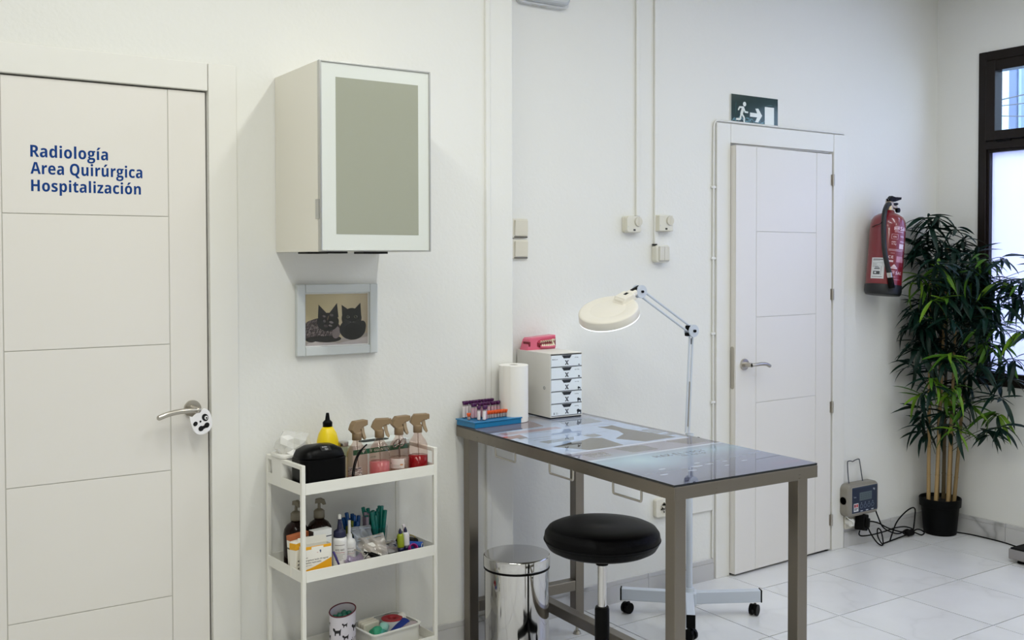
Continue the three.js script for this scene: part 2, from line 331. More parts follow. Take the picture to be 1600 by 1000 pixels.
// ------------------------------------------------------------------ ceiling battens: glowing tube and a light of the same size below it
LAMP_SPOTS.forEach(([x, z, k, tint], i) => {
  const where = ['above the lettered door', 'above the wall cabinet', 'above the magnifier lamp', 'above the potted bamboo', 'at the rear left of the room', 'beside the window end of the room'][i];
  const t = thing('ceiling_light', `slim white batten light on the ceiling ${where}`, 'light', [x, HC, z]);
  mesh('housing', re(-0.06, 0.06, -0.04, 0, -0.77, 0.77, 0.006), C.white, t);
  const d = mesh('diffuser', re(-0.05, 0.05, -0.058, -0.036, -0.75, 0.75, 0.008), new THREE.MeshStandardMaterial({ color: '#ffffff', roughness: 0.6, emissive: new THREE.Color(...tint), emissiveIntensity: 1.5 }), t);
  const l = new THREE.RectAreaLight(new THREE.Color(...tint), LAMP_RADIANCE * k, 0.11, 1.5); l.name = 'batten_glow';
  l.position.set(0, -0.062, 0); l.rotation.x = -Math.PI / 2; t.add(l);
});
// ------------------------------------------------------------------ things fixed to the back wall
{ // wall cabinet
  const t = thing('wall_cabinet', 'white wall cabinet with a frosted glass door, above the cat picture', 'cabinet', [1.2244, 1.5207, LZ]);
  const w = 0.3835, h = 0.581, d = 0.356;
  const body = M('#f0ecdf', 0.45);
  mesh('carcass', [re(0, 0.016, 0, h, 0.002, d, 0.001), re(w - 0.016, w, 0, h, 0.002, d, 0.001), re(0.0161, w - 0.0161, 0, 0.016, 0.002, d - 0.0004, 0.001), re(0.0161, w - 0.0161, h - 0.016, h, 0.002, d - 0.0004, 0.001), be(0.016, w - 0.016, 0.016, h - 0.016, 0.003, 0.012)], body, t);
  mesh('mounting_strip', be(0.03, 0.1, -0.006, 0, 0.12, 0.20), C.dark, t); mesh('mounting_strip', be(0.03, 0.1, -0.006, 0, 0.29, 0.352), C.dark, t);
  mesh('mounting_strip', [be(0.155, 0.24, -0.007, 0, 0.28, 0.35)], C.dark, t);
  const door = mesh('door', [be(0.006, w - 0.006, 0.005, h - 0.005, d + 0.004, d + 0.016)], M('#d9dcd6', 0.14, { clearcoat: 1, clearcoatRoughness: 0.03 }), t);
  const alu = new THREE.MeshPhysicalMaterial({ color: new THREE.Color(0.55, 0.55, 0.53), metalness: 1, roughness: 0.35 });
  mesh('edge_frame', [re(0, 0.006, 0, h, d + 0.002, d + 0.02, 0.001), re(w - 0.006, w, 0, h, d + 0.002, d + 0.02, 0.001), re(0.0061, w - 0.0061, 0, 0.005, d + 0.002, d + 0.0198, 0.001), re(0.0061, w - 0.0061, h - 0.005, h, d + 0.002, d + 0.0198, 0.001)], alu, door);
  mesh('glass_panel', be(0.054, w - 0.044, 0.053, h - 0.047, d + 0.0155, d + 0.0166), M('#9c9e8e', 0.2, { clearcoat: 1, clearcoatRoughness: 0.02 }), door);
  mesh('hinge', re(-0.003, 0.004, 0.10, 0.16, d - 0.012, d + 0.012, 0.001), alu, t);
}
{ // cat picture
  const t = thing('framed_picture', 'photo of two cats in a pale grey frame hung below the cabinet', 'picture', [1.4392, 1.2896, LZ], 0); t.rotation.z = -0.004;
  const W = 0.301, H = 0.2445, f = 0.0305, g = [];
  const profile = (a, b, c, e) => re(a, b, c, e, 0.001, 0.022, 0.004);
  const fm = M('#cfd3d2', 0.45);
  mesh('frame', [profile(-W / 2 + f + 0.0001, W / 2 - f - 0.0001, H / 2 - f, H / 2), profile(-W / 2 + f + 0.0001, W / 2 - f - 0.0001, -H / 2, -H / 2 + f), profile(-W / 2, -W / 2 + f, -H / 2, H / 2), profile(W / 2 - f, W / 2, -H / 2, H / 2)], fm, t);
  mesh('mount', be(-W / 2 + f - 0.002, W / 2 - f + 0.002, -H / 2 + f - 0.002, H / 2 - f + 0.002, 0.002, 0.010), M('#f2f1ee', 0.7), t);
  const tex = canvasTex(640, 512, (c, w, h) => {
    const gr = c.createLinearGradient(0, 0, w, h * 0.7); gr.addColorStop(0, '#b0a27b'); gr.addColorStop(0.5, '#bcae8c'); gr.addColorStop(1, '#a89a86'); c.fillStyle = gr; c.fillRect(0, 0, w, h);
    c.fillStyle = '#9c938c'; c.beginPath(); c.moveTo(0, 470); c.bezierCurveTo(130, 430, 160, 470, 300, 455); c.bezierCurveTo(400, 440, 560, 430, 640, 400); c.lineTo(640, 512); c.lineTo(0, 512); c.fill();
    c.fillStyle = '#b5aca9'; c.beginPath(); c.moveTo(20, 490); c.bezierCurveTo(120, 445, 220, 470, 330, 500); c.lineTo(640, 440); c.lineTo(640, 512); c.lineTo(0, 512); c.fill();
    const ell = (x, y, a, b, r = 0) => { c.beginPath(); c.ellipse(x, y, a, b, r, 0, 7); c.fill(); };
    // mottled cat, left
    c.fillStyle = '#3a3032'; ell(170, 360, 190, 122, 0.05); ell(60, 370, 90, 110);
    for (let i = 0; i < 520; i++) { const a = rnd() * 6.28, q = Math.sqrt(rnd()), x = 160 + Math.cos(a) * q * 185, y = 345 + Math.sin(a) * q * 108; c.strokeStyle = ['#7d7170', '#5c5050', '#1d1717', '#8f8380', '#3a3130'][Math.floor(rnd() * 5)]; c.lineWidth = 3 + rnd() * 4; c.beginPath(); c.moveTo(x, y); c.lineTo(x - 14 + rnd() * 8, y + 10 + rnd() * 12); c.stroke(); }
    c.fillStyle = '#17120f'; ell(230, 452, 130, 34); ell(90, 446, 90, 26, -0.1);
    c.fillStyle = '#7a6e6e'; ell(310, 390, 42, 60, 0.2);
    c.fillStyle = '#0d0a0a'; ell(225, 280, 112, 92);
    c.beginPath(); c.moveTo(124, 235); c.lineTo(130, 104); c.lineTo(215, 195); c.fill(); c.beginPath(); c.moveTo(240, 190); c.lineTo(318, 92); c.lineTo(334, 240); c.fill();
    for (const [x, y, a, b, col] of [[262, 212, 20, 14, '#575052'], [186, 222, 18, 9, '#5c5053'], [190, 270, 16, 12, '#4e4546'], [258, 285, 22, 12, '#6f6666'], [205, 320, 24, 14, '#3f3637'], [250, 318, 20, 9, '#6f6566'], [226, 240, 6, 26, '#5a4a3c']]) { c.fillStyle = col; ell(x, y, a, b, 0.3); }
    // black cat, right
    c.fillStyle = '#060606'; ell(480, 360, 136, 110); ell(470, 250, 104, 104); ell(570, 350, 48, 74, 0.3);
    c.beginPath(); c.moveTo(372, 230); c.lineTo(366, 112); c.lineTo(452, 172); c.fill(); c.beginPath(); c.moveTo(490, 168); c.lineTo(562, 94); c.lineTo(572, 240); c.fill();
    for (const x of [432, 512]) { c.fillStyle = '#5b5a4c'; ell(x, 236, 17, 14); c.fillStyle = '#050505'; ell(x, 236, 10, 11); }
    c.strokeStyle = 'rgba(190,190,190,0.35)'; c.lineWidth = 1.5; for (let i = -3; i < 4; i++) { c.beginPath(); c.moveTo(466, 290); c.lineTo(390, 290 + i * 12); c.moveTo(478, 290); c.lineTo(560, 290 + i * 12); c.stroke(); }
  });
  mesh('print', plane(W - 2 * f - 0.008, H - 2 * f - 0.008, 0, 0, 0.0108), printMat(tex, 0.25, { clearcoat: 0.6, clearcoatRoughness: 0.05 }), t, true);
}
{ // two single rocker switches by the corner
  const mk = (y, label) => {
    const t = thing('light_switch', label, 'switch', [2.300, y, 0], 0, undefined);
    mesh('plate', slab(0.076, 0.078, 0.005, 0.012, 0.002), C.ivory, t);
    mesh('rocker', [slab(0.062, 0.062, 0.003, 0.012, 0.002).rotateX(0.05).translate(0.003, 0.001, 0.007)], M('#dcd6c4', 0.4), t);
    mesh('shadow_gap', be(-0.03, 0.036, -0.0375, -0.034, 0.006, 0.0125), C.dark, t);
  };
  mk(1.622, 'upper of the two single ivory rocker switches stacked beside the wall corner');
  mk(1.538, 'lower of the two single ivory rocker switches stacked beside the wall corner');
}
{ // thermostats
  const mk = (x, y, r, label, lx) => {
    const t = thing('thermostat', label, 'thermostat', [x, y, 0]);
    mesh('housing', [slab(0.086, 0.074, r, 0.016, 0.002), slab(0.082, 0.07, r, 0.034, 0.003)], M('#dcd8c8', 0.45), t);
    mesh('dial', [cyl(0.0195, 0.0205, 0.008, 0, 0, 0, 32).rotateX(Math.PI / 2).translate(0.021, 0.011, 0.036), bx(0.0025, 0.03, 0.002, 0.021, 0.011, 0.0405)], M('#d6d1c0', 0.5), t);
    mesh('dial_gap', new THREE.TorusGeometry(0.0212, 0.0011, 6, 36).translate(0.021, 0.011, 0.0342), C.groove, t);
    mesh('badge', [be(-0.006, 0.006, -0.029, -0.021, 0.0338, 0.0345)], M('#3c3a36', 0.5), t);
    mesh('slider', [be(-0.037, -0.034, -0.014, -0.008, 0.0335, 0.035)], C.groove, t);
  };
  mk(2.885, 1.648, 0.012, 'ivory room thermostat with rounded corners, end of the left conduit');
  mk(3.070, 1.656, 0.003, 'square cornered ivory room thermostat directly above the double switch');
}
{
  const t = thing('light_switch', 'white surface mounted double rocker switch below the square thermostat', 'switch', [3.052, 1.520, 0]);
  mesh('box', slab(0.078, 0.078, 0.014, 0.034, 0.004), M('#dfdccf', 0.4), t);
  mesh('rim', slab(0.060, 0.066, 0.004, 0.004).translate(0.002, 0, 0.0325), C.groove, t);
  mesh('rocker', slab(0.0275, 0.061, 0.002, 0.008, 0.0015).translate(-0.0125, 0.001, 0.034), M('#d6d2c4', 0.4), t);
  mesh('rocker', slab(0.0275, 0.061, 0.002, 0.008, 0.0015).translate(0.0165, 0.001, 0.034), M('#d6d2c4', 0.4), t);
  mesh('cable_hole', be(-0.04, -0.024, 0.037, 0.044, 0.004, 0.02), C.dark, t);
}
{ // conduits from the ceiling
  const mk = (x, y0, label) => {
    const t = thing('conduit', label, 'conduit', [x, 0, 0]);
    mesh('channel', re(-0.011, 0.011, y0, HC, 0, 0.011, 0.003), C.wall, t);
    for (const y of [2.05, 2.35]) mesh('joint', re(-0.0116, 0.0116, y - 0.0015, y + 0.0015, 0, 0.0115, 0.0006), C.wall, t);
  };
  mk(2.928, 1.686, 'white painted conduit running down to the rounded thermostat');
  mk(3.034, 1.56, 'white painted conduit running down to the double switch');
}
{ // sockets and blanking plate low on the wall
  const t = thing('wall_socket', 'ivory wall socket behind the near table leg', 'socket', [3.066, 0.383, 0]);
  mesh('plate', slab(0.085, 0.085, 0.012, 0.022, 0.004), C.ivory, t);
  mesh('well', lathe([[0.0001, 0.004], [0.019, 0.004], [0.0205, 0.0], [0.022, 0.0], [0.022, 0.006]], 28).rotateX(Math.PI / 2).translate(0.003, 0, 0.018), M('#cfc9b8', 0.4), t);
  mesh('contact', [cyl(0.0028, 0.0028, 0.004, -0.0065, 0, 0.0, 10).rotateX(Math.PI / 2).translate(0, 0, 0.0225), cyl(0.0028, 0.0028, 0.004, 0.0125, 0, 0, 10).rotateX(Math.PI / 2).translate(0, 0, 0.0225), bx(0.004, 0.006, 0.006, 0.003, 0.02, 0.022), bx(0.004, 0.006, 0.006, 0.003, -0.02, 0.022)], C.dark, t);
  const p = tag(mesh('cover_plate', slab(0.13, 0.19, 0.006, 0.009, 0.002).translate(3.318, 0.42, 0), C.casing, scene), 'blank white cover plate on the wall beside the lamp column', 'plate');
}
{ // exit sign resting on the door casing
  const tex = canvasTex(640, 268, (c, w, h) => {
    c.fillStyle = '#0b2a22'; c.fillRect(0, 0, w, h);
    c.strokeStyle = 'rgba(150,190,205,0.55)'; c.lineWidth = 7; for (let i = 0; i < 26; i++) { const x = rnd() * w, y = 215 + rnd() * 50; c.beginPath(); c.moveTo(x, y); c.quadraticCurveTo(x + 18, y - 34, x + 46, y - 6 + rnd() * 20); c.stroke(); }
    c.strokeStyle = 'rgba(140,190,190,0.3)'; c.lineWidth = 5; c.beginPath(); c.moveTo(64, 70); c.lineTo(58, 190); c.moveTo(440, 130); c.quadraticCurveTo(470, 60, 560, 70); c.stroke();
    c.fillStyle = c.strokeStyle = '#e3e6df'; c.lineCap = 'round'; c.lineJoin = 'round';
    c.beginPath(); c.arc(178, 84, 22, 0, 7); c.fill();
    c.lineWidth = 34; c.beginPath(); c.moveTo(158, 124); c.lineTo(138, 178); c.stroke();
    c.lineWidth = 17; c.beginPath(); c.moveTo(150, 116); c.lineTo(112, 118); c.lineTo(96, 142); c.stroke();
    c.beginPath(); c.moveTo(166, 122); c.lineTo(184, 158); c.lineTo(220, 160); c.stroke();
    c.lineCap = 'butt'; c.lineWidth = 20; c.beginPath(); c.moveTo(134, 180); c.lineTo(118, 232); c.lineTo(66, 234); c.stroke();
    c.beginPath(); c.moveTo(142, 180); c.lineTo(172, 212); c.lineTo(174, 268); c.stroke();
    c.beginPath(); c.moveTo(252, 158); c.lineTo(350, 160); c.lineTo(324, 116); c.lineTo(366, 112); c.lineTo(420, 178); c.lineTo(366, 246); c.lineTo(322, 246); c.lineTo(350, 198); c.lineTo(252, 198); c.fill();
    c.fillStyle = '#e6e8e0'; c.fillRect(456, 88, 130, 180);
  });
  const t = thing('exit_sign', 'dark green emergency exit sign with running figure above the ajar door', 'sign', [3.660, 2.2055, 0.006]);
  mesh('board', slab(0.32, 0.134, 0.002, 0.004, 0.0008).translate(0, 0, -0.004), M('#dfe2de', 0.4), t);
  mesh('print', plane(0.318, 0.1325, 0, 0, 0.0006), printMat(tex, 0.22, { clearcoat: 0.6, clearcoatRoughness: 0.1 }), t, true);
}
{ // emergency light at the top edge
  const t = thing('emergency_light', 'grey bulkhead emergency light high on the wall right of the corner step', 'light', [2.410, 2.585, 0]);
  mesh('base', slab(0.25, 0.115, 0.02, 0.03, 0.004), M('#d4d5d4', 0.45), t);
  mesh('cover', slab(0.236, 0.10, 0.03, 0.03, 0.012).translate(0, 0, 0.024), M('#b9bcbd', 0.25), t);
  mesh('vent', [be(-0.05, -0.02, -0.0585, -0.057, 0.006, 0.02), be(-0.012, 0.018, -0.0585, -0.057, 0.006, 0.02)], C.groove, t);
}
{ // fire extinguisher, hanging slightly tilted
  const tex = canvasTex(1024, 1024, (c, w, h) => {
    c.fillStyle = '#78091a'; c.fillRect(0, 0, w, h);
    c.fillStyle = '#d9c3c6'; c.strokeStyle = '#d9c3c6';
    c.lineWidth = 5;
    // print band: 512..760 in u
    const X = 545;
    for (let i = 0; i < 3; i++) { c.beginPath(); c.ellipse(X + 24, 215 + i * 12, 26, 11, -0.2, 0, 7); c.stroke(); }
    c.font = 'bold 66px sans-serif'; c.fillText('SAC', X + 58, 250); c.font = 'bold 17px sans-serif'; c.fillText('EXTINTORES', X + 4, 275);
    c.lineWidth = 3; c.strokeRect(X - 20, 300, 62, 58); c.font = 'bold 26px sans-serif'; c.fillText('EN', X - 8, 340); c.fillText('USO', X + 70, 330); c.fillText('POLVO', X + 70, 392); c.font = 'bold 24px sans-serif'; c.fillText('ABC', X - 20, 400); c.fillText('6 kg', X - 18, 425);
    c.fillRect(X + 62, 410, 66, 58); c.fillRect(X - 40, 480, 190, 4); c.fillRect(X - 40, 494, 150, 4); c.fillRect(X - 20, 525, 40, 3);
    c.font = 'bold 44px sans-serif'; c.fillText('CE', X - 42, 590); c.fillRect(X - 44, 612, 54, 22); c.globalAlpha = 0.6; c.fillRect(X + 42, 560, 90, 70); c.globalAlpha = 1;
    c.beginPath(); c.moveTo(X - 6, 690); c.lineTo(X + 22, 655); c.lineTo(X + 50, 690); c.fill(); c.fillRect(X - 20, 694, 76, 16);
    for (let i = 0; i < 3; i++) { c.beginPath(); c.ellipse(X + 4, 744 + i * 11, 26, 10, -0.2, 0, 7); c.stroke(); }
    c.font = 'bold 46px sans-serif'; c.fillText('SAC', X + 42, 775); c.font = '15px sans-serif'; c.fillText('www', X + 10, 812); c.fillRect(X - 30, 836, 140, 3);
    // paper inspection label
    c.fillStyle = '#d6d8d9'; c.fillRect(352, 590, 128, 250); c.fillStyle = '#33363c';
    c.fillRect(368, 606, 96, 9); c.fillRect(368, 622, 70, 4); c.fillRect(362, 650, 108, 2); for (let i = 0; i < 5; i++) c.fillRect(364, 662 + i * 9, 40 + rnd() * 40, 2); c.fillRect(392, 700, 44, 8); c.fillRect(386, 716, 54, 12); c.fillRect(376, 750, 66, 40); c.fillStyle = '#d6d8d9'; c.fillRect(388, 760, 20, 18); c.fillStyle = '#33363c'; c.fillRect(450, 690, 3, 110); c.fillRect(364, 815, 100, 6);
  });
  const t = thing('fire_extinguisher', 'red fire extinguisher with black hose hung on the wall by the bamboo', 'extinguisher', [4.503, 1.308, 0.105]);
  t.rotation.z = -0.115;
  const R = 0.089;
  const red = printMat(tex, 0.28, { clearcoat: 0.7, clearcoatRoughness: 0.08 });
  const body = lathe([[R, 0.05], [R, 0.34], [R * 0.985, 0.365], [R * 0.93, 0.388], [R * 0.8, 0.408], [R * 0.55, 0.422], [0.028, 0.43], [0.026, 0.442], [0.0001, 0.442]], 64);
  { const uv = body.attributes.uv, p = body.attributes.position; for (let i = 0; i < uv.count; i++) uv.setXY(i, uv.getX(i), Math.min(1, p.getY(i) / 0.44)); }
  // lathe u = 0 faces +z; bring the print band to the viewer's side
  body.rotateY(-3.14 - 0.76);
  mesh('cylinder', body, red, t, true);
  mesh('foot', lathe([[0.0001, 0], [R * 0.93, 0], [R * 0.99, 0.006], [R + 0.003, 0.02], [R + 0.003, 0.052], [R, 0.054]], 48), M('#0d1014', 0.45), t);
  mesh('valve', [cyl(0.018, 0.022, 0.03, 0, 0.452, 0, 20), rb(0.034, 0.03, 0.03, 0.006, 0.0, 0.475, 0), bar([0.005, 0.468, 0], [0.05, 0.462, 0.004], 0.011, 14)], new THREE.MeshPhysicalMaterial({ color: new THREE.Color(0.45, 0.36, 0.24), metalness: 1, roughness: 0.35 }), t);
  mesh('lever', [prism([[-0.014, 0.486], [0.03, 0.494], [0.078, 0.512], [0.08, 0.521], [0.03, 0.515], [0.004, 0.517], [-0.016, 0.5]], 0.022, 0.002).translate(0, 0, -0.011), prism([[0.02, 0.47], [0.052, 0.478], [0.062, 0.486], [0.05, 0.488], [0.02, 0.482]], 0.018, 0.002).translate(0, 0, -0.009)], C.black, t);
  mesh('safety_pin', new THREE.TorusGeometry(0.014, 0.0015, 8, 24).translate(-0.028, 0.487, 0.004), C.nickel, t);
  mesh('gauge', cyl(0.013, 0.013, 0.014, 0, 0, 0, 20).rotateX(Math.PI / 2).translate(0.052, 0.45, 0.014), C.black, t);
  const hose = mesh('hose', tube([[-0.01, 0.474, 0.006], [-0.05, 0.462, 0.022], [-0.09, 0.42, 0.04], [-0.106, 0.35, 0.052], [-0.104, 0.25, 0.062], [-0.09, 0.17, 0.072], [-0.066, 0.105, 0.08]], 0.0125, 60, 14), M('#0b0d10', 0.5), t);
  mesh('nozzle', bar([-0.066, 0.105, 0.08], [-0.048, 0.035, 0.086], 0.013, 14, 0.016), C.black, hose);
  mesh('ferrule', bar([-0.068, 0.112, 0.0795], [-0.062, 0.088, 0.0815], 0.0145, 14), C.chrome, hose);
  mesh('hook', [tube([[-0.088, 0.345, -0.03], [-0.1, 0.352, 0.0], [-0.114, 0.356, 0.035], [-0.118, 0.366, 0.05]], 0.002, 24, 6), ], C.black, t); mesh('wall_bracket', re(0.0, 0.04, 0.34, 0.40, -0.097, -0.085, 0.002), C.black, t);
}
// ------------------------------------------------------------------ steel treatment table and its printed glass mat
const TX = 1.917, TZ = 0.148, TW = 0.567, TL = 1.221, TT = -0.028, TH = 0.88;    // back left corner, size, turn, top of the glass
const onTable = (u, v, y = TH) => [TX + u * Math.cos(TT) + v * Math.sin(TT), y, TZ + v * Math.cos(TT) - u * Math.sin(TT)];
{
  const t = thing('steel_table', 'long brushed steel treatment table covered by a printed glass mat', 'table', [TX, 0, TZ], TT);
  const top = TH - 0.006;
  mesh('tabletop', be(0.002, TW - 0.002, top - 0.004, top, 0.002, TL - 0.002), C.steel, t);
  const A = 0.036, y0 = top - 0.001 - A, y1 = top - 0.001;
  mesh('apron', re(0, 0.004, y0, y1, 0, TL, 0.0012), C.steel, t);
  mesh('apron', re(TW - 0.004, TW, y0, y1, 0, TL, 0.0012), C.steel, t);
  mesh('apron', re(0.0041, TW - 0.0041, y0, y1, TL - 0.004, TL, 0.0012), C.steel, t);
  mesh('apron', re(0.0041, TW - 0.0041, y0, y1, 0, 0.004, 0.0012), C.steel, t);
  const s = 0.041, i = 0.02;
  for (const [x, z] of [[i, 0.018], [TW - i - s, 0.018], [i, TL - i - s], [TW - i - s, TL - i - s]]) {
    const l = mesh('leg', re(x, x + s, 0.066, y0 + 0.02, z, z + s, 0.003), C.steel, t);
    mesh('end_cap', re(x + 0.001, x + s - 0.001, 0.062, 0.067, z + 0.001, z + s - 0.001, 0.001), C.rubber, l);
    mesh('levelling_foot', [cyl(0.006, 0.006, 0.06, x + s / 2, 0.035, z + s / 2, 14), cyl(0.012, 0.017, 0.012, x + s / 2, 0.006, z + s / 2, 20)], C.nickel, l);
  }
  mesh('crossbar', re(i + s, TW - i - s, 0.181, 0.222, 0.018, 0.059, 0.003), C.steel, t);
  mesh('crossbar', re(i + s, TW - i - s, 0.181, 0.222, TL - i - s, TL - i, 0.003), C.steel, t);
  mesh('stretcher', re(TW / 2 - 0.0105, TW / 2 + 0.0305, 0.182, 0.221, 0.059, TL - i - s, 0.003), C.steel, t);
  // three wire pulls under the long side
  for (const z of [0.344, 0.68, 1.013]) mesh('pull', tube([[0.003, y0 + 0.004, z - 0.065], [0.003, y0 - 0.016, z - 0.065], [0.003, y0 - 0.028, z - 0.064], [0.003, y0 - 0.031, z - 0.06], [0.003, y0 - 0.031, z - 0.04], [0.003, y0 - 0.031, z + 0.04], [0.003, y0 - 0.031, z + 0.06], [0.003, y0 - 0.028, z + 0.064], [0.003, y0 - 0.016, z + 0.065], [0.003, y0 + 0.004, z + 0.065]], 0.0035, 80, 8), C.nickel, t);

  const tex = canvasTex(952, 2048, (c, w, h) => {
    const P = (u, v) => [u * w, v * h], poly = (list, col) => { c.fillStyle = col; c.beginPath(); list.forEach(([u, v], i) => (i ? c.lineTo(...P(u, v)) : c.moveTo(...P(u, v)))); c.closePath(); c.fill(); };
    const g = c.createLinearGradient(0, 0, 0, h);
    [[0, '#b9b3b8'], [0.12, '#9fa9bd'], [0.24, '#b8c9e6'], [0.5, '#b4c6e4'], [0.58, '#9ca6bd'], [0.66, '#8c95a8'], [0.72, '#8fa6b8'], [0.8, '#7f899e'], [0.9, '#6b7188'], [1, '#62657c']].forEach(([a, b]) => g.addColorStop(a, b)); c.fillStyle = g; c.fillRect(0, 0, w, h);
    const fur = (list, col, seedN) => { poly(list, col); c.save(); c.beginPath(); list.forEach(([u, v], i) => (i ? c.lineTo(...P(u, v)) : c.moveTo(...P(u, v)))); c.clip(); const us = list.map((q) => q[0]), vs = list.map((q) => q[1]); for (let k = 0; k < 260; k++) { const u = rr(Math.min(...us), Math.max(...us)), v = rr(Math.min(...vs), Math.max(...vs)); c.strokeStyle = ['#5f5a55', '#8a8378', '#49453f', '#a49a8b'][Math.floor(rnd() * 4)]; c.globalAlpha = 0.5; c.lineWidth = 4; c.beginPath(); c.moveTo(...P(u, v)); c.lineTo(u * w + rr(-14, 14), v * h + rr(8, 34)); c.stroke(); } c.restore(); c.globalAlpha = 1; };
    poly([[0, 0.04], [0.5, 0.03], [0.45, 0.17], [0, 0.2]], '#8d7f86'); poly([[0.05, 0.21], [0.5, 0.2], [0.5, 0.235], [0.05, 0.25]], '#a794a0'); poly([[0, 0.27], [0.14, 0.26], [0.13, 0.3], [0, 0.31]], '#8f5f66'); poly([[0.06, 0.3], [0.13, 0.29], [0.12, 0.32], [0.05, 0.325]], '#3b3a46');
    poly([[0.62, 0.13], [0.9, 0.12], [0.88, 0.2], [0.58, 0.215]], '#8a929f');
    fur([[0.72, 0.27], [0.78, 0.28], [0.84, 0.27], [0.83, 0.34], [0.86, 0.42], [0.9, 0.53], [0.64, 0.54], [0.55, 0.46], [0.7, 0.41], [0.74, 0.36]], '#57524c');
    poly([[0.87, 0.385], [0.95, 0.385], [0.95, 0.455], [0.87, 0.455]], '#868f9d'); poly([[0.89, 0.47], [0.98, 0.47], [0.98, 0.50], [0.89, 0.50]], '#7f8794');
    fur([[0.44, 0.41], [0.5, 0.43], [0.46, 0.55], [0.2, 0.56], [0.08, 0.47], [0.25, 0.44], [0.36, 0.43]], '#605c53');
    poly([[0.1, 0.385], [0.38, 0.37], [0.32, 0.41], [0.12, 0.42]], '#7e8894'); poly([[0.45, 0.37], [0.55, 0.36], [0.55, 0.4], [0.46, 0.41]], '#7c8087');
    poly([[0, 0.575], [1, 0.555], [1, 0.655], [0, 0.675]], '#8d8a98'); poly([[0, 0.562], [1, 0.542], [1, 0.556], [0, 0.577]], '#c3cbde'); poly([[0, 0.675], [1, 0.655], [1, 0.668], [0, 0.69]], '#b9c5d6');
    fur([[0.34, 0.575], [0.55, 0.575], [0.55, 0.645], [0.36, 0.65]], '#5d5a5e'); fur([[0.75, 0.565], [0.96, 0.56], [0.98, 0.63], [0.8, 0.64]], '#655b5e'); fur([[0.08, 0.6], [0.24, 0.595], [0.22, 0.65], [0.08, 0.655]], '#7c7788');
    c.fillStyle = '#2c3c66'; const line = (u0, u1, v, s = 5) => { c.fillRect(u0 * w, v * h, (u1 - u0) * w, s); };
    line(0.12, 0.42, 0.255); line(0.6, 0.93, 0.243); line(0.02, 0.5, 0.33, 4); line(0.5, 0.66, 0.35, 4); line(0.86, 0.96, 0.355, 4); line(0.72, 0.95, 0.19, 4); line(0.1, 0.5, 0.36, 4);
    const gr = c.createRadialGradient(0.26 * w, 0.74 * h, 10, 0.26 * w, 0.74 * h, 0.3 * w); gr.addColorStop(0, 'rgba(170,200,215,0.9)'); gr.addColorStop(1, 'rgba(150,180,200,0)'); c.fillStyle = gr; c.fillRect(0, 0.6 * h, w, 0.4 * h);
    c.fillStyle = '#2e3350'; c.font = 'bold 62px sans-serif'; c.fillText('HAZ EL TEST', 0.37 * w, 0.735 * h); c.font = 'bold 36px sans-serif'; c.fillText('DEL GATO', 0.52 * w, 0.757 * h);
    c.fillStyle = 'rgba(200,208,222,0.75)'; for (const [u, v, a, b] of [[0.4, 0.87, 40, 9], [0.31, 0.9, 30, 12], [0.46, 0.84, 20, 6], [0.5, 0.865, 26, 7], [0.2, 0.85, 22, 7], [0.62, 0.86, 18, 6], [0.72, 0.88, 20, 8], [0.12, 0.9, 26, 8], [0.55, 0.9, 16, 6]]) { c.beginPath(); c.ellipse(u * w, v * h, a, b, 0, 0, 7); c.fill(); }
    c.fillStyle = '#a4596a'; c.font = 'bold 40px sans-serif'; c.fillText('Contactos', 0.77 * w, 0.958 * h); c.fillStyle = '#22243a'; c.font = 'bold 30px sans-serif'; c.fillText('del veterinario', 0.43 * w, 0.966 * h); c.font = 'bold 30px sans-serif'; c.fillText('clínica veterinaria', 0.06 * w, 0.985 * h); c.fillRect(0.03 * w, 0.99 * h, 0.5 * w, 4);
    c.fillStyle = '#6d6c74'; c.fillRect(0.955 * w, 0, 0.045 * w, 0.66 * h);
  });
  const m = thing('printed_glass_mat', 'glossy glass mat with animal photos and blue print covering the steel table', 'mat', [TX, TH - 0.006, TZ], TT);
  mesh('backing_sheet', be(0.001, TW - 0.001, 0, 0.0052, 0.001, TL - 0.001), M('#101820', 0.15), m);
  mesh('print', new THREE.PlaneGeometry(TW, TL).rotateX(-Math.PI / 2).translate(TW / 2, 0.006, TL / 2), printMat(tex, 0.6, { color: new THREE.Color(0.8, 0.8, 0.8), specularIntensity: 0, clearcoat: 1, clearcoatRoughness: 0.004 }), m, true);
}
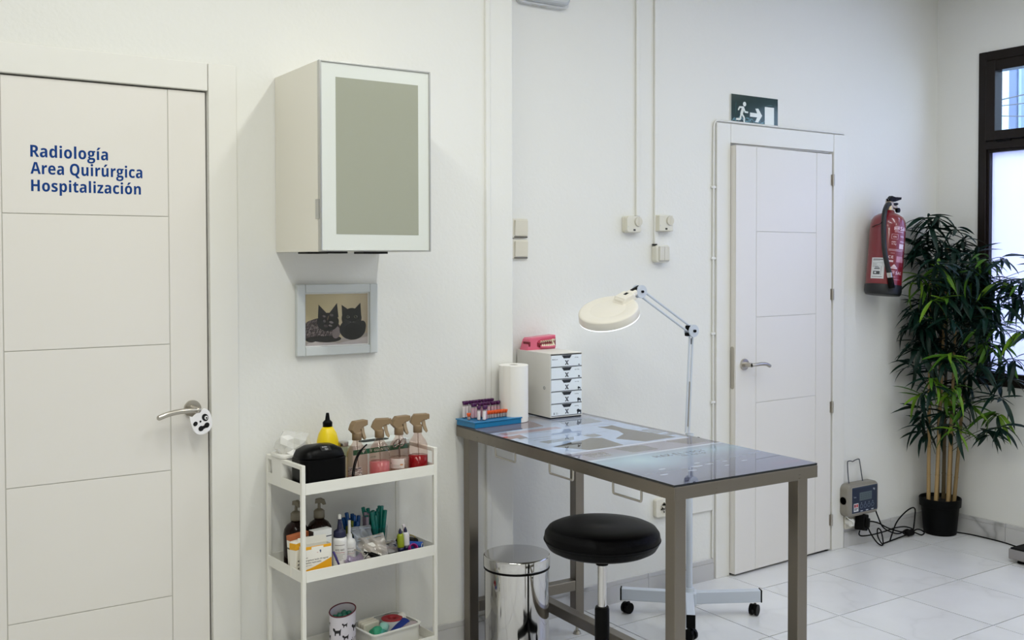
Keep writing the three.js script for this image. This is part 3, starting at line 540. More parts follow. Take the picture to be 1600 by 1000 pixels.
// ------------------------------------------------------------------ things on the table
{ // blue rack with sample tubes
  const turn = 0.06, R0 = [2.022, TH, 0.210];
  const t = thing('tube_rack', 'low translucent blue rack full of sample tubes on the table corner', 'rack', R0, turn);
  const blue = M('#0c86bd', 0.3, { transmission: 0.25, thickness: 0 });
  mesh('tray', [re(-0.105, 0.108, 0.0, 0.022, -0.06, 0.06, 0.003)], blue, t);
  mesh('rim', [re(-0.109, 0.111, 0.019, 0.024, -0.063, 0.063, 0.002)], blue, t);
  mesh('foot_rail', re(-0.1, 0.1, 0.0, 0.004, 0.04, 0.06, 0.001), M('#075f93', 0.3), t);
  for (let k = 0; k < 3; k++) mesh('hole_row', re(-0.09, 0.095, 0.0235, 0.0246, -0.05 + k * 0.035, -0.03 + k * 0.035, 0.0004), M('#0a6ea0', 0.4), t);
  const at = (x, z) => V(x, 0.0246, z).applyAxisAngle(V(0, 1, 0), turn).add(V(...R0)).toArray();
  const wall = M('#d9cfcf', 0.2, { transmission: 0.55, thickness: 0 });
  const purple = M('#4d1a50', 0.4), orange = M('#ea5a1a', 0.4), blood = M('#2b0a0c', 0.25), pale = M('#b98f96', 0.3);
  const make = (cap, fill, fillTo, label, group, h, capH, strip) => {
    const o = thing('sample_tube', label, 'tube', [0, 0, 0], 0, group);
    mesh('glass', lathe([[0.0001, 0], [0.0055, 0.001], [0.0058, 0.004], [0.0058, h], [0.005, h]], 14), wall, o);
    mesh('contents', lathe([[0.0001, 0.0005], [0.005, 0.002], [0.005, fillTo], [0.0001, fillTo]], 12), fill, o);
    mesh('cap', lathe([[0.0001, h - 0.003], [0.006, h - 0.002], [0.0063, h + 0.002], [0.0078, h + capH * 0.5], [0.008, h + capH], [0.0055, h + capH], [0.0045, h + capH - 0.002], [0.0001, h + capH - 0.002]], 16), cap, o);
    if (strip) mesh('paper_label', lathe([[0.00595, 0.004], [0.00605, 0.0045], [0.00605, h - 0.008], [0.00595, h - 0.007]], 14), strip, o);
    return o;
  };
  const whiteStrip = M('#e6dcdc', 0.7), pinkStrip = M('#caa3ae', 0.7);
  const place = (src, xs, z, jit, first) => xs.forEach((x, i) => { const o = i ? copy(src) : src; o.position.set(...at(x + rr(-jit, jit), z + rr(-jit, jit))); o.rotation.set(rr(-0.04, 0.04), rr(0, 6), rr(-0.05, 0.05)); });
  const line = (a, b, n) => Array.from({ length: n }, (_, i) => a + (b - a) * i / (n - 1));
  place(make(purple, blood, 0.02, 'purple capped blood tube in the rear row of the blue rack', 'purple capped tubes, rear row', 0.052, 0.011, whiteStrip), line(-0.082, 0.048, 10), -0.045, 0.001);
  place(make(purple, blood, 0.018, 'purple capped blood tube in the middle row of the blue rack', 'purple capped tubes, middle row', 0.046, 0.011, pinkStrip), line(-0.066, 0.098, 12), -0.012, 0.001);
  place(make(orange, pale, 0.012, 'orange capped tube with pale contents in the front row of the blue rack', 'orange capped tubes with pale contents', 0.018, 0.011), line(-0.035, 0.012, 5), 0.022, 0.0008);
  place(make(orange, blood, 0.017, 'orange capped tube full of dark blood in the front row of the blue rack', 'orange capped tubes of dark blood', 0.018, 0.011), line(0.026, 0.09, 6), 0.022, 0.0008);
  place(make(orange, pale, 0.008, 'tilted orange capped tube on its own at the left end of the blue rack', undefined, 0.014, 0.011), [-0.092], 0.002, 0);
  place(make(purple, pale, 0.01, 'purple capped tube with a plain white label at the front left of the rack', undefined, 0.042, 0.011, whiteStrip), [-0.07], 0.034, 0);
  const lt = canvasTex(64, 128, (c, w, h) => { c.fillStyle = '#ece6e6'; c.fillRect(0, 0, w, h); c.fillStyle = '#2a1a22'; c.fillRect(22, 14, 16, 30); c.fillRect(22, 52, 14, 18); c.fillRect(24, 80, 10, 34); c.fillStyle = '#b04a5a'; c.fillRect(46, 8, 8, 110); });
  const o = make(purple, pale, 0.01, 'purple capped tube with a printed label standing foremost in the rack', undefined, 0.042, 0.011, printMat(lt, 0.6));
  place(o, [-0.055], 0.046, 0);
  place(make(purple, pale, 0.01, 'purple capped tube with pink label right of the printed one', undefined, 0.042, 0.011, pinkStrip), [-0.041], 0.036, 0);
}
{ // paper roll
  const t = thing('paper_roll', 'tall white paper towel roll standing on the table beside the drawers', 'roll', [2.137, TH, 0.205]);
  mesh('roll', lathe([[0.019, 0.001], [0.0545, 0], [0.0555, 0.003], [0.0555, 0.213], [0.0545, 0.216], [0.0195, 0.216], [0.019, 0.213], [0.019, 0.001]], 56), C.paper, t);
  mesh('loose_sheet', new THREE.CylinderGeometry(0.0568, 0.0568, 0.215, 24, 1, true, -1.35, 0.55).translate(0, 0.108, 0), M('#ece8df', 0.9, { side: THREE.DoubleSide }), t);
  mesh('core', lathe([[0.0175, 0.0], [0.019, 0.0], [0.019, 0.214], [0.0175, 0.214], [0.0175, 0.0]], 32), M('#8a7a66', 0.9), t);
}
{ // white drawer box
  const W = 0.152, D = 0.238, H = 0.253, turn = -0.03;
  const t = thing('drawer_box', 'white desktop box of five printed drawers on the table', 'drawer box', [2.2735, TH, 0.254], turn);   // origin at the front left foot
  const board = M('#e4e1d9', 0.55);
  mesh('shell', [re(0, 0.003, 0.006, H, -D, 0, 0.001), re(W - 0.003, W, 0.006, H, -D, 0, 0.001), be(0.003, W - 0.003, H - 0.003, H, -D, -0.0005), be(0.003, W - 0.003, 0.006, 0.009, -D, -0.0005), be(0.003, W - 0.003, 0.009, H - 0.003, -D, -D + 0.003)], board, t);
  mesh('base', be(0.003, W - 0.003, 0, 0.006, -D + 0.004, -0.004), M('#1b2230', 0.6), t);
  mesh('side_rivet', lathe([[0.003, 0], [0.0065, 0], [0.0065, 0.0016], [0.005, 0.0022], [0.003, 0.001], [0.003, 0]], 24).rotateZ(Math.PI / 2).translate(0, 0.118, -0.04), M('#a3a3a0', 0.35), t);
  const dogs = [0.3, 0.45, 0.62, 0.82, 1];
  const tex = canvasTex(1024, 1700, (c, w, h) => {
    for (let k = 0; k < 5; k++) {
      const y = k * 340; c.fillStyle = '#e9f0f6'; c.fillRect(0, y, w, 340); c.fillStyle = '#1c2433'; c.fillRect(0, y + 322, w, 14);
      const cx = 520, cy = y + 218, ink = '#141c2b'; c.fillStyle = ink;
      c.beginPath(); c.moveTo(cx - 64, cy - 68); c.lineTo(cx - 26, cy - 68); c.lineTo(cx + 66, cy + 70); c.lineTo(cx + 22, cy + 70); c.fill(); c.beginPath(); c.moveTo(cx + 30, cy - 68); c.lineTo(cx + 66, cy - 68); c.lineTo(cx + 22, cy - 4); c.lineTo(cx + 4, cy - 30); c.fill(); c.beginPath(); c.moveTo(cx - 66, cy + 70); c.lineTo(cx - 30, cy + 70); c.lineTo(cx - 4, cy + 32); c.lineTo(cx - 22, cy + 6); c.fill();
      c.font = 'bold 34px sans-serif'; c.fillText(['2-3,5 kg', '3,5-7,5 kg', '7,5-15 kg', '15-30 kg', '30-60 kg'][k], 785, y + 90);
      const s = dogs[k], X = 935, Y = y + 318; c.save(); c.translate(X, Y); c.scale(s, s);
      c.beginPath(); c.moveTo(-62, 0); c.lineTo(-66, -60); c.bezierCurveTo(-84, -80, -80, -130, -52, -128); c.bezierCurveTo(-44, -150, -10, -146, 0, -118); c.bezierCurveTo(20, -118, 50, -116, 62, -92); c.lineTo(80, -104); c.lineTo(72, -66); c.lineTo(70, 0); c.lineTo(44, 0); c.lineTo(38, -44); c.lineTo(-20, -42); c.lineTo(-30, 0); c.closePath(); c.fill(); c.restore();
      if (k === 0) { c.font = 'bold 46px sans-serif'; c.fillText('Nex', 24, y + 128); c.font = '46px sans-serif'; c.fillText('Gard', 112, y + 128); }
      if (k === 4) { c.beginPath(); c.arc(90, y + 245, 16, 0, 7); c.fill(); c.fillRect(72, y + 266, 36, 22); c.font = 'bold 26px sans-serif'; c.fillText('salud', 140, y + 252); c.fillText('animal', 140, y + 284); }
    }
  });
  const pm = printMat(tex, 0.45), dh = (H - 0.016) / 5;
  for (let k = 0; k < 5; k++) {
    const y0 = 0.010 + (4 - k) * dh, dr = mesh('drawer', [re(0.004, W - 0.004, y0, y0 + dh - 0.0022, -0.02, 0.0012, 0.0008)], M('#e6ebf0', 0.5), t);
    const p = plane(W - 0.009, dh - 0.003, W / 2, y0 + (dh - 0.0022) / 2, 0.00135); const uv = p.attributes.uv; for (let i = 0; i < 4; i++) uv.setY(i, 1 - (k + 1 - uv.getY(i)) / 5);
    mesh('print', p, pm, dr, true);
    mesh('finger_cutout', prism([[W * 0.35, y0 + dh - 0.0024], [W * 0.66, y0 + dh - 0.0024], [W * 0.60, y0 + dh - 0.0145], [W * 0.41, y0 + dh - 0.0145]], 0.0008).translate(0, 0, 0.0010), M('#20242a', 0.6), dr);
  }
}
{ // jaw model on the drawer box
  const t = thing('jaw_model', 'pink dog jaw model with ivory teeth on top of the drawer box', 'model', [2.287, TH + 0.253, 0.03], 0.06);
  const pink = M('#d9607a', 0.35, { clearcoat: 0.4 }), gum = M('#7c1526', 0.3), bone = M('#f2e6cc', 0.3);
  mesh('gum_block', [prism([[0, 0.002], [0.01, 0], [0.139, 0.0], [0.141, 0.016], [0.139, 0.02], [0.141, 0.024], [0.14, 0.052], [0.02, 0.045], [0.014, 0.04]], 0.05, 0.004)], pink, t);
  mesh('mouth_lining', [prism([[0.05, 0.014], [0.049, 0.026], [0.056, 0.034], [0.075, 0.038], [0.1, 0.0385], [0.139, 0.043], [0.139, 0.0145], [0.1, 0.012], [0.07, 0.013]], 0.006, 0.002).translate(0, 0, 0.0475)], gum, t);
  mesh('lower_gum', tube([[0.058, 0.013, 0.053], [0.08, 0.0105, 0.055], [0.11, 0.0095, 0.055], [0.136, 0.0105, 0.053]], 0.0055, 30, 8), pink, t);
  mesh('upper_gum', tube([[0.052, 0.026, 0.052], [0.06, 0.034, 0.054], [0.085, 0.0385, 0.055], [0.112, 0.0405, 0.055], [0.136, 0.044, 0.053]], 0.0045, 30, 8), M('#b93a52', 0.35), t);
  for (let i = 0; i < 8; i++) { const big = i === 6, x = 0.062 + i * 0.0098; mesh('tooth', [new THREE.ConeGeometry(big ? 0.0062 : 0.0052, big ? 0.021 : 0.011, 9).rotateX(Math.PI).translate(x, (big ? 0.027 : 0.0305) + i * 0.0006, 0.0555)], bone, t); }
  for (let i = 0; i < 7; i++) { const big = i === 6, x = 0.069 + i * 0.0098; mesh('tooth', [new THREE.ConeGeometry(big ? 0.0058 : 0.0048, big ? 0.018 : 0.010, 9).translate(x, big ? 0.0235 : 0.019, 0.0558)], bone, t); }
  mesh('hinge_slot', [re(0.004, 0.0125, 0.014, 0.034, 0.012, 0.052, 0.002)], gum, t);
}
// ------------------------------------------------------------------ magnifier lamp on its castor stand
{
  const P0 = [2.944, 0, 0.315];
  const t = thing('magnifier_lamp', 'round white magnifier lamp on a jointed arm and castor stand', 'lamp', P0);
  const L = (x, y, z) => V(x - P0[0], y, z - P0[2]);
  const white = M('#c9d0da', 0.35);
  for (let i = 0; i < 4; i++) {
    const a = [2.30, 0.59, 3.85, 5.28][i] - 0.0, r = [0.285, 0.29, 0.275, 0.27][i];
    const ang = [0.918, -0.51, -2.31, 2.36][i];                       // castor bearings seen in plan
    const dir = V(Math.cos(ang), 0, -Math.sin(ang));
    const leg = mesh('foot_arm', [rb(r, 0.05, 0.034, 0.004, r / 2 + 0.012, 0.083, 0).rotateY(ang)], white, t);
    mesh('end_cap', [rb(0.006, 0.052, 0.036, 0.002, r + 0.014, 0.083, 0).rotateY(ang)], C.black, leg);
    const c = dir.clone().multiplyScalar(r - 0.012);
    mesh('caster', [cyl(0.023, 0.023, 0.012, 0, 0, 0, 24).rotateX(Math.PI / 2).translate(0, 0, -0.011), cyl(0.023, 0.023, 0.012, 0, 0, 0, 24).rotateX(Math.PI / 2).translate(0, 0, 0.011), rb(0.03, 0.026, 0.012, 0.005, 0, 0.012, 0), cyl(0.006, 0.006, 0.024, 0, 0.046, 0, 12)].map((g) => g.rotateY(ang + 0.9).translate(c.x, 0.0235, c.z)), C.black, leg);
  }
  mesh('hub', [rb(0.062, 0.054, 0.062, 0.006, 0, 0.083, 0).rotateY(0.7), cyl(0.02, 0.024, 0.02, 0, 0.115, 0, 24)], white, t);
  mesh('column', [cyl(0.0135, 0.0135, 0.66, 0, 0.44, 0, 24), cyl(0.017, 0.017, 0.06, 0, 0.74, 0, 24)], white, t);
  mesh('column_clamp', [bar([0.012, 0.74, 0], [0.045, 0.74, 0], 0.004), new THREE.SphereGeometry(0.011, 12, 10).translate(0.05, 0.74, 0)], C.black, t);
  const S = L(2.932, 0.775, 0.315), E = L(2.963, 1.197, 0.305), J = L(2.682, 1.366, 0.3);
  const arms = (a, b, off) => { const d = b.clone().sub(a).normalize(), n = V(-d.y, d.x, 0).normalize().multiplyScalar(off); return [n, n.clone().negate()].map((o) => bar(a.clone().add(o), b.clone().add(o), 0.0046, 10)); };
  const low = arms(S, E, 0.0085), up = arms(E, J, 0.0125);
  for (const g of low) mesh('lower_arm', g, white, t);
  for (const g of up) mesh('upper_arm', g, white, t);
  mesh('spring', bar(S.clone().lerp(E, 0.06), S.clone().lerp(E, 0.5), 0.0035, 8), C.nickel, t);
  const disc = (p, r) => [cyl(r, r, 0.007, 0, 0, 0, 32).rotateX(Math.PI / 2).translate(p.x, p.y, p.z + 0.014), cyl(r, r, 0.007, 0, 0, 0, 32).rotateX(Math.PI / 2).translate(p.x, p.y, p.z - 0.014)];
  const el = mesh('elbow_joint', disc(E, 0.026)[0], white, t); mesh('elbow_joint', disc(E, 0.026)[1], white, t);
  mesh('elbow_bolt', cyl(0.006, 0.006, 0.05, 0, 0, 0, 16).rotateX(Math.PI / 2).translate(E.x, E.y, E.z), C.black, el);
  mesh('elbow_knob', [rb(0.018, 0.02, 0.016, 0.003, E.x - 0.019, E.y + 0.013, E.z), rb(0.02, 0.014, 0.016, 0.003, E.x - 0.022, E.y - 0.014, E.z), bar([E.x - 0.012, E.y - 0.03, E.z + 0.012], [E.x - 0.012, E.y - 0.055, E.z + 0.012], 0.002)], C.black, el);
  const hj = mesh('head_joint', disc(J, 0.026)[0], white, t); mesh('head_joint', disc(J, 0.026)[1], white, t);
  mesh('joint_bolt', cyl(0.005, 0.005, 0.05, 0, 0, 0, 16).rotateX(Math.PI / 2).translate(J.x, J.y, J.z), C.black, hj);
  // head: built flat with its light side down, then tilted
  const n = V(-0.365, 0.908, 0.212).normalize(), c = L(2.525, 1.283, 0.3);
  const toJ = J.clone().sub(c); toJ.sub(n.clone().multiplyScalar(toJ.dot(n))).normalize();
  const q = new THREE.Quaternion().setFromRotationMatrix(new THREE.Matrix4().makeBasis(toJ, n, toJ.clone().cross(n)));
  const head = new THREE.Group(); head.name = 'lamp_head'; head.position.copy(c); head.quaternion.copy(q); t.add(head);
  const R = 0.119;
  mesh('shade', lathe([[0.066, 0.012], [0.07, 0.019], [R - 0.012, 0.021], [R - 0.003, 0.0185], [R, 0.013], [R + 0.002, -0.014], [R - 0.002, -0.014], [R - 0.004, 0.012], [0.07, 0.013], [0.066, 0.012]], 72), C.lampWhite, head);
  mesh('lens_cover', lathe([[0.0001, 0.0215], [0.072, 0.0195], [0.073, 0.016], [0.0001, 0.016]], 56), C.lampWhite, head);
  mesh('switch_housing', [rb(0.075, 0.02, 0.052, 0.008, 0.095, 0.026, 0), rb(0.045, 0.026, 0.036, 0.009, 0.132, 0.028, 0), prism([[0.05, 0.012], [0.07, 0.036], [0.118, 0.036], [0.13, 0.012]], 0.058, 0.004).translate(0, 0, -0.029)], C.lampWhite, head);
  mesh('rocker_switch', rb(0.02, 0.006, 0.014, 0.002, 0.105, 0.038, 0), C.black, head);
  mesh('head_grip', [rb(0.05, 0.014, 0.02, 0.005, 0.158, 0.036, 0)], C.black, head);
  const glow = new THREE.MeshStandardMaterial({ color: '#ffffff', roughness: 0.5, emissive: new THREE.Color(0.9, 0.96, 1), emissiveIntensity: 1.2 });
  mesh('light_ring', lathe([[0.085, -0.010], [R - 0.004, -0.010], [R + 0.0015, -0.0145], [R + 0.001, -0.0185], [R - 0.006, -0.0195], [0.085, -0.0185], [0.085, -0.010]], 72), glow, head);
  mesh('lens', lathe([[0.0001, -0.006], [0.084, -0.009], [0.084, -0.013], [0.0001, -0.017]], 48), thin('#e8f0f0', 0.05), head);
  const light = new THREE.RectAreaLight(new THREE.Color(0.88, 0.95, 1), MAGNIFIER_RADIANCE, 0.17, 0.17); light.name = 'ring_glow'; light.position.set(0, -0.023, 0); light.rotation.x = -Math.PI / 2; head.add(light);
}
// ------------------------------------------------------------------ stool and pedal bin
{
  const t = thing('swivel_stool', 'round black padded stool on a gas lift column beside the table', 'stool', [2.033, 0, 0.87]);
  const leather = M('#040406', 0.38, { specularIntensity: 0.2, bumpMap: leatherBump, bumpScale: 0.0004 });
  mesh('seat', lathe([[0.0001, 0.566], [0.12, 0.560], [0.155, 0.562], [0.174, 0.572], [0.184, 0.589], [0.1865, 0.604], [0.184, 0.619], [0.174, 0.633], [0.158, 0.6405], [0.12, 0.645], [0.06, 0.646], [0.03, 0.6445], [0.0001, 0.6435]], 72), leather, t);
  mesh('piping', new THREE.TorusGeometry(0.1865, 0.0022, 8, 72).rotateX(Math.PI / 2).translate(0, 0.598, 0), leather, t);
  mesh('under_plate', [cyl(0.11, 0.11, 0.012, 0, 0.556, 0, 32), cyl(0.018, 0.02, 0.04, 0, 0.534, 0, 24)], C.black, t);
  mesh('height_lever', [bar([0.02, 0.546, 0.01], [0.165, 0.552, 0.05], 0.0045), rb(0.03, 0.008, 0.014, 0.003, 0.172, 0.552, 0.052)], C.black, t);
  mesh('piston', [cyl(0.0145, 0.0145, 0.18, 0, 0.45, 0, 28)], C.chrome, t);
  mesh('outer_tube', [cyl(0.0235, 0.0245, 0.24, 0, 0.25, 0, 28), cyl(0.021, 0.0235, 0.008, 0, 0.374, 0, 28)], C.black, t);
  mesh('hub', cyl(0.034, 0.04, 0.06, 0, 0.105, 0, 24), C.black, t);
  for (let k = 0; k < 5; k++) {
    const a = 0.3 + k * Math.PI * 0.4, leg = mesh('base_arm', prism([[0.02, 0.078], [0.25, 0.06], [0.262, 0.066], [0.262, 0.078], [0.02, 0.125]], 0.034, 0.004).translate(0, 0, -0.017).rotateY(a), C.black, t);
    mesh('caster', [cyl(0.025, 0.025, 0.018, 0, 0, 0, 22).rotateX(Math.PI / 2).translate(0.245, 0.025, -0.012), cyl(0.025, 0.025, 0.018, 0, 0, 0, 22).rotateX(Math.PI / 2).translate(0.245, 0.025, 0.012), cyl(0.007, 0.007, 0.03, 0.245, 0.05, 0, 12)].map((g) => g.rotateY(a)), C.rubber, leg);
  }
}
{
  const t = thing('pedal_bin', 'shiny chrome pedal bin under the table behind the stool', 'bin', [2.015, 0, 0.405]); t.scale.set(0.957, 1.124, 0.957);
  mesh('body', lathe([[0.0001, 0.02], [0.119, 0.02], [0.1205, 0.024], [0.1205, 0.352], [0.117, 0.354], [0.0001, 0.354]], 72), C.chrome, t);
  mesh('base_ring', lathe([[0.0001, 0], [0.123, 0], [0.1245, 0.004], [0.1245, 0.02], [0.121, 0.024]], 56), C.black, t);
  mesh('rim_seal', lathe([[0.1205, 0.349], [0.1245, 0.350], [0.1245, 0.3555], [0.1205, 0.357]], 64), C.black, t);
  const lid = mesh('lid', lathe([[0.1235, 0.3565], [0.125, 0.359], [0.125, 0.387], [0.1235, 0.391], [0.119, 0.3925], [0.06, 0.3945], [0.0001, 0.395]], 72), C.chrome, t);
  mesh('lid_hinge', rb(0.05, 0.03, 0.014, 0.004, 0.02, 0.362, -0.126), C.black, t);
  mesh('pedal', [prism([[-0.032, 0.0], [0.032, 0.0], [0.026, 0.05], [-0.026, 0.05]], 0.008, 0.002).rotateX(Math.PI / 2).translate(-0.03, 0.02, 0.118)], C.black, t);
  mesh('air_hole', [cyl(0.002, 0.002, 0.002, 0, 0, 0, 10).rotateX(Math.PI / 2).translate(-0.012, 0.342, 0.1202)], C.dark, t);
}
// ------------------------------------------------------------------ felt tag on the door handle
{
  const t = thing('felt_tag', 'white felt face shaped tag with black patches hanging from the lettered door handle', 'tag', [0.9545, 0.9838, LZ + 0.05], 0.25);
  t.rotation.z = 0.30; t.scale.setScalar(0.92);
  const felt = M('#eeecec', 0.95), ink = M('#0b0b0c', 0.95);
  const s = new THREE.Shape(); s.moveTo(-0.036, 0.034); s.lineTo(-0.026, 0.027); s.quadraticCurveTo(-0.01, 0.036, 0.006, 0.032); s.quadraticCurveTo(0.02, 0.044, 0.03, 0.032); s.quadraticCurveTo(0.042, 0.02, 0.038, -0.01); s.quadraticCurveTo(0.034, -0.044, 0.0, -0.045); s.quadraticCurveTo(-0.034, -0.044, -0.038, -0.008); s.quadraticCurveTo(-0.04, 0.01, -0.036, 0.034);
  mesh('face', new THREE.ExtrudeGeometry(s, { depth: 0.003, bevelEnabled: true, bevelSize: 0.001, bevelThickness: 0.001, bevelSegments: 2, curveSegments: 10 }), felt, t);
  const blob = (x, y, a, b, r, z = 0.0042) => { const e = new THREE.Shape(); e.absellipse(0, 0, a, b, 0, Math.PI * 2); return new THREE.ExtrudeGeometry(e, { depth: 0.001, bevelEnabled: false, curveSegments: 24 }).rotateZ(r).translate(x, y, z); };
  const p = mesh('eye_patch', blob(0.016, 0.008, 0.0115, 0.0135, 0.4), ink, t);
  mesh('eye', blob(0.019, 0.006, 0.0065, 0.0065, 0, 0.0054), felt, p); mesh('pupil', blob(0.0195, 0.005, 0.003, 0.003, 0, 0.0066), ink, p);
  mesh('eye_patch', blob(-0.025, 0.002, 0.0085, 0.0075, 0.2), ink, t);
  mesh('nose', blob(-0.005, 0.002, 0.0035, 0.0035, 0), ink, t);
  mesh('mouth', [blob(-0.01, -0.022, 0.010, 0.009, 0.0), blob(0.014, -0.02, 0.010, 0.009, 0), blob(0.002, -0.022, 0.012, 0.0055, 0)], ink, t);
  mesh('cord', tube([[0.0, 0.034, 0.002], [-0.005, 0.05, 0.0], [-0.012, 0.053, 0.002], [-0.016, 0.046, 0.004], [-0.01, 0.036, 0.003]], 0.0012, 24, 6), M('#d9d9d9', 0.8), t);
}
// ------------------------------------------------------------------ white trolley and everything on it
const KX = 1.1726, KZ = 0.1688, KT = 0.08, KS = 0.9588;   // back left post, turn, and the tray grid in units of 0.9588 m
const K = (x, y, z) => [KX + KS * (x * Math.cos(KT) + z * Math.sin(KT)), y, KZ + KS * (z * Math.cos(KT) - x * Math.sin(KT))];
const Y1 = 0.766, Y2 = 0.490, Y3 = 0.1774;                 // tray floors
{
  const t = thing('white_trolley', 'narrow white metal trolley with three trays against the wall', 'trolley', [KX, 0, KZ], KT);
  const W = 0.508, D = 0.261, s = 0.0135, H = 0.8534;
  for (const [x, z] of [[0, 0], [W - s, 0], [0, D - s], [W - s, D - s]]) mesh('post', re(x, x + s, 0.05, H, z, z + s, 0.002), C.trolley, t);
  for (const x of [0.0004, W - s + 0.0004]) mesh('rail', re(x, x + s - 0.0008, H - s - 0.0003, H - 0.0003, s, D - s, 0.002), C.trolley, t);
  for (const y of [Y1, Y2, Y3]) {
    const b = y - 0.006, h = y + 0.03;
    mesh('tray', [be(s * 0.5, W - s * 0.5, b, b + 0.004, s * 0.5, D - s * 0.5), re(s, W - s, b, h, D - 0.0035, D - 0.0005, 0.001), re(s, W - s, b, h, 0.0005, 0.0035, 0.001), re(0.0005, 0.0035, b, h, s, D - s, 0.001), re(W - 0.0035, W - 0.0005, b, h, s, D - s, 0.001)], C.trolley, t);
  }
  for (const [x, z] of [[0.007, 0.007], [W - 0.007, 0.007], [0.007, D - 0.007], [W - 0.007, D - 0.007]]) mesh('caster', [cyl(0.02, 0.02, 0.016, 0, 0, 0, 20).rotateZ(Math.PI / 2).translate(x, 0.02, z), cyl(0.005, 0.005, 0.03, x, 0.045, z, 10)], C.rubber, t);
}
const kthing = (name, label, cat, x, y, z, turn = 0, group) => { const o = thing(name, label, cat, K(x, y, z), KT + turn, group); o.scale.setScalar(KS); return o; };
{ // top tray -------------------------------------------------------
  const d = kthing('black_dispenser', 'glossy black rounded box with a lid on the top tray, left of the sprays', 'box', 0.097, Y1 - 0.002, 0.205, -0.04);
  const dm = M('#030304', 0.36, { specularIntensity: 0.22 });
  const sh = roundRect(0.160, 0.112, 0.03);
  mesh('body', [new THREE.ExtrudeGeometry(sh, { depth: 0.098, bevelEnabled: true, bevelSize: 0.002, bevelThickness: 0.003, bevelSegments: 2, curveSegments: 8 }).rotateX(-Math.PI / 2).translate(0, 0.003, 0)], dm, d);
  const lid = mesh('lid', lathe([[0.0001, 0.03], [0.6, 0.027], [0.9, 0.017], [1.0, 0.002], [1.0, -0.006], [0.0001, -0.006]], 48).scale(0.0815, 1.25, 0.0575).translate(0, 0.108, 0), dm, d);
  { const p = lid.geometry.attributes.position; for (let i = 0; i < p.count; i++) { const x = p.getX(i) / 0.0815, z = p.getZ(i) / 0.0575, r = Math.hypot(x, z) || 1, k = Math.pow(Math.pow(Math.abs(x / r), 3.4) + Math.pow(Math.abs(z / r), 3.4), -1 / 3.4); p.setX(i, p.getX(i) * k); p.setZ(i, p.getZ(i) * k); } smooth(lid.geometry); }
  const lt = canvasTex(256, 160, (c, w, h) => { c.fillStyle = '#060608'; c.fillRect(0, 0, w, h); c.fillStyle = c.strokeStyle = '#c9c9cd'; c.font = 'bold 46px sans-serif'; c.textAlign = 'center'; c.fillText('Kinbu', 112, 52); c.lineWidth = 8; c.beginPath(); c.arc(130, 104, 24, 0.6, 5.2); c.stroke(); c.beginPath(); c.arc(158, 108, 18, 0, 7); c.stroke(); });
  mesh('logo', plane(0.036, 0.0225).rotateX(-0.88).translate(0.004, 0.1372, 0.0443), printMat(lt, 0.4), lid, true);
}
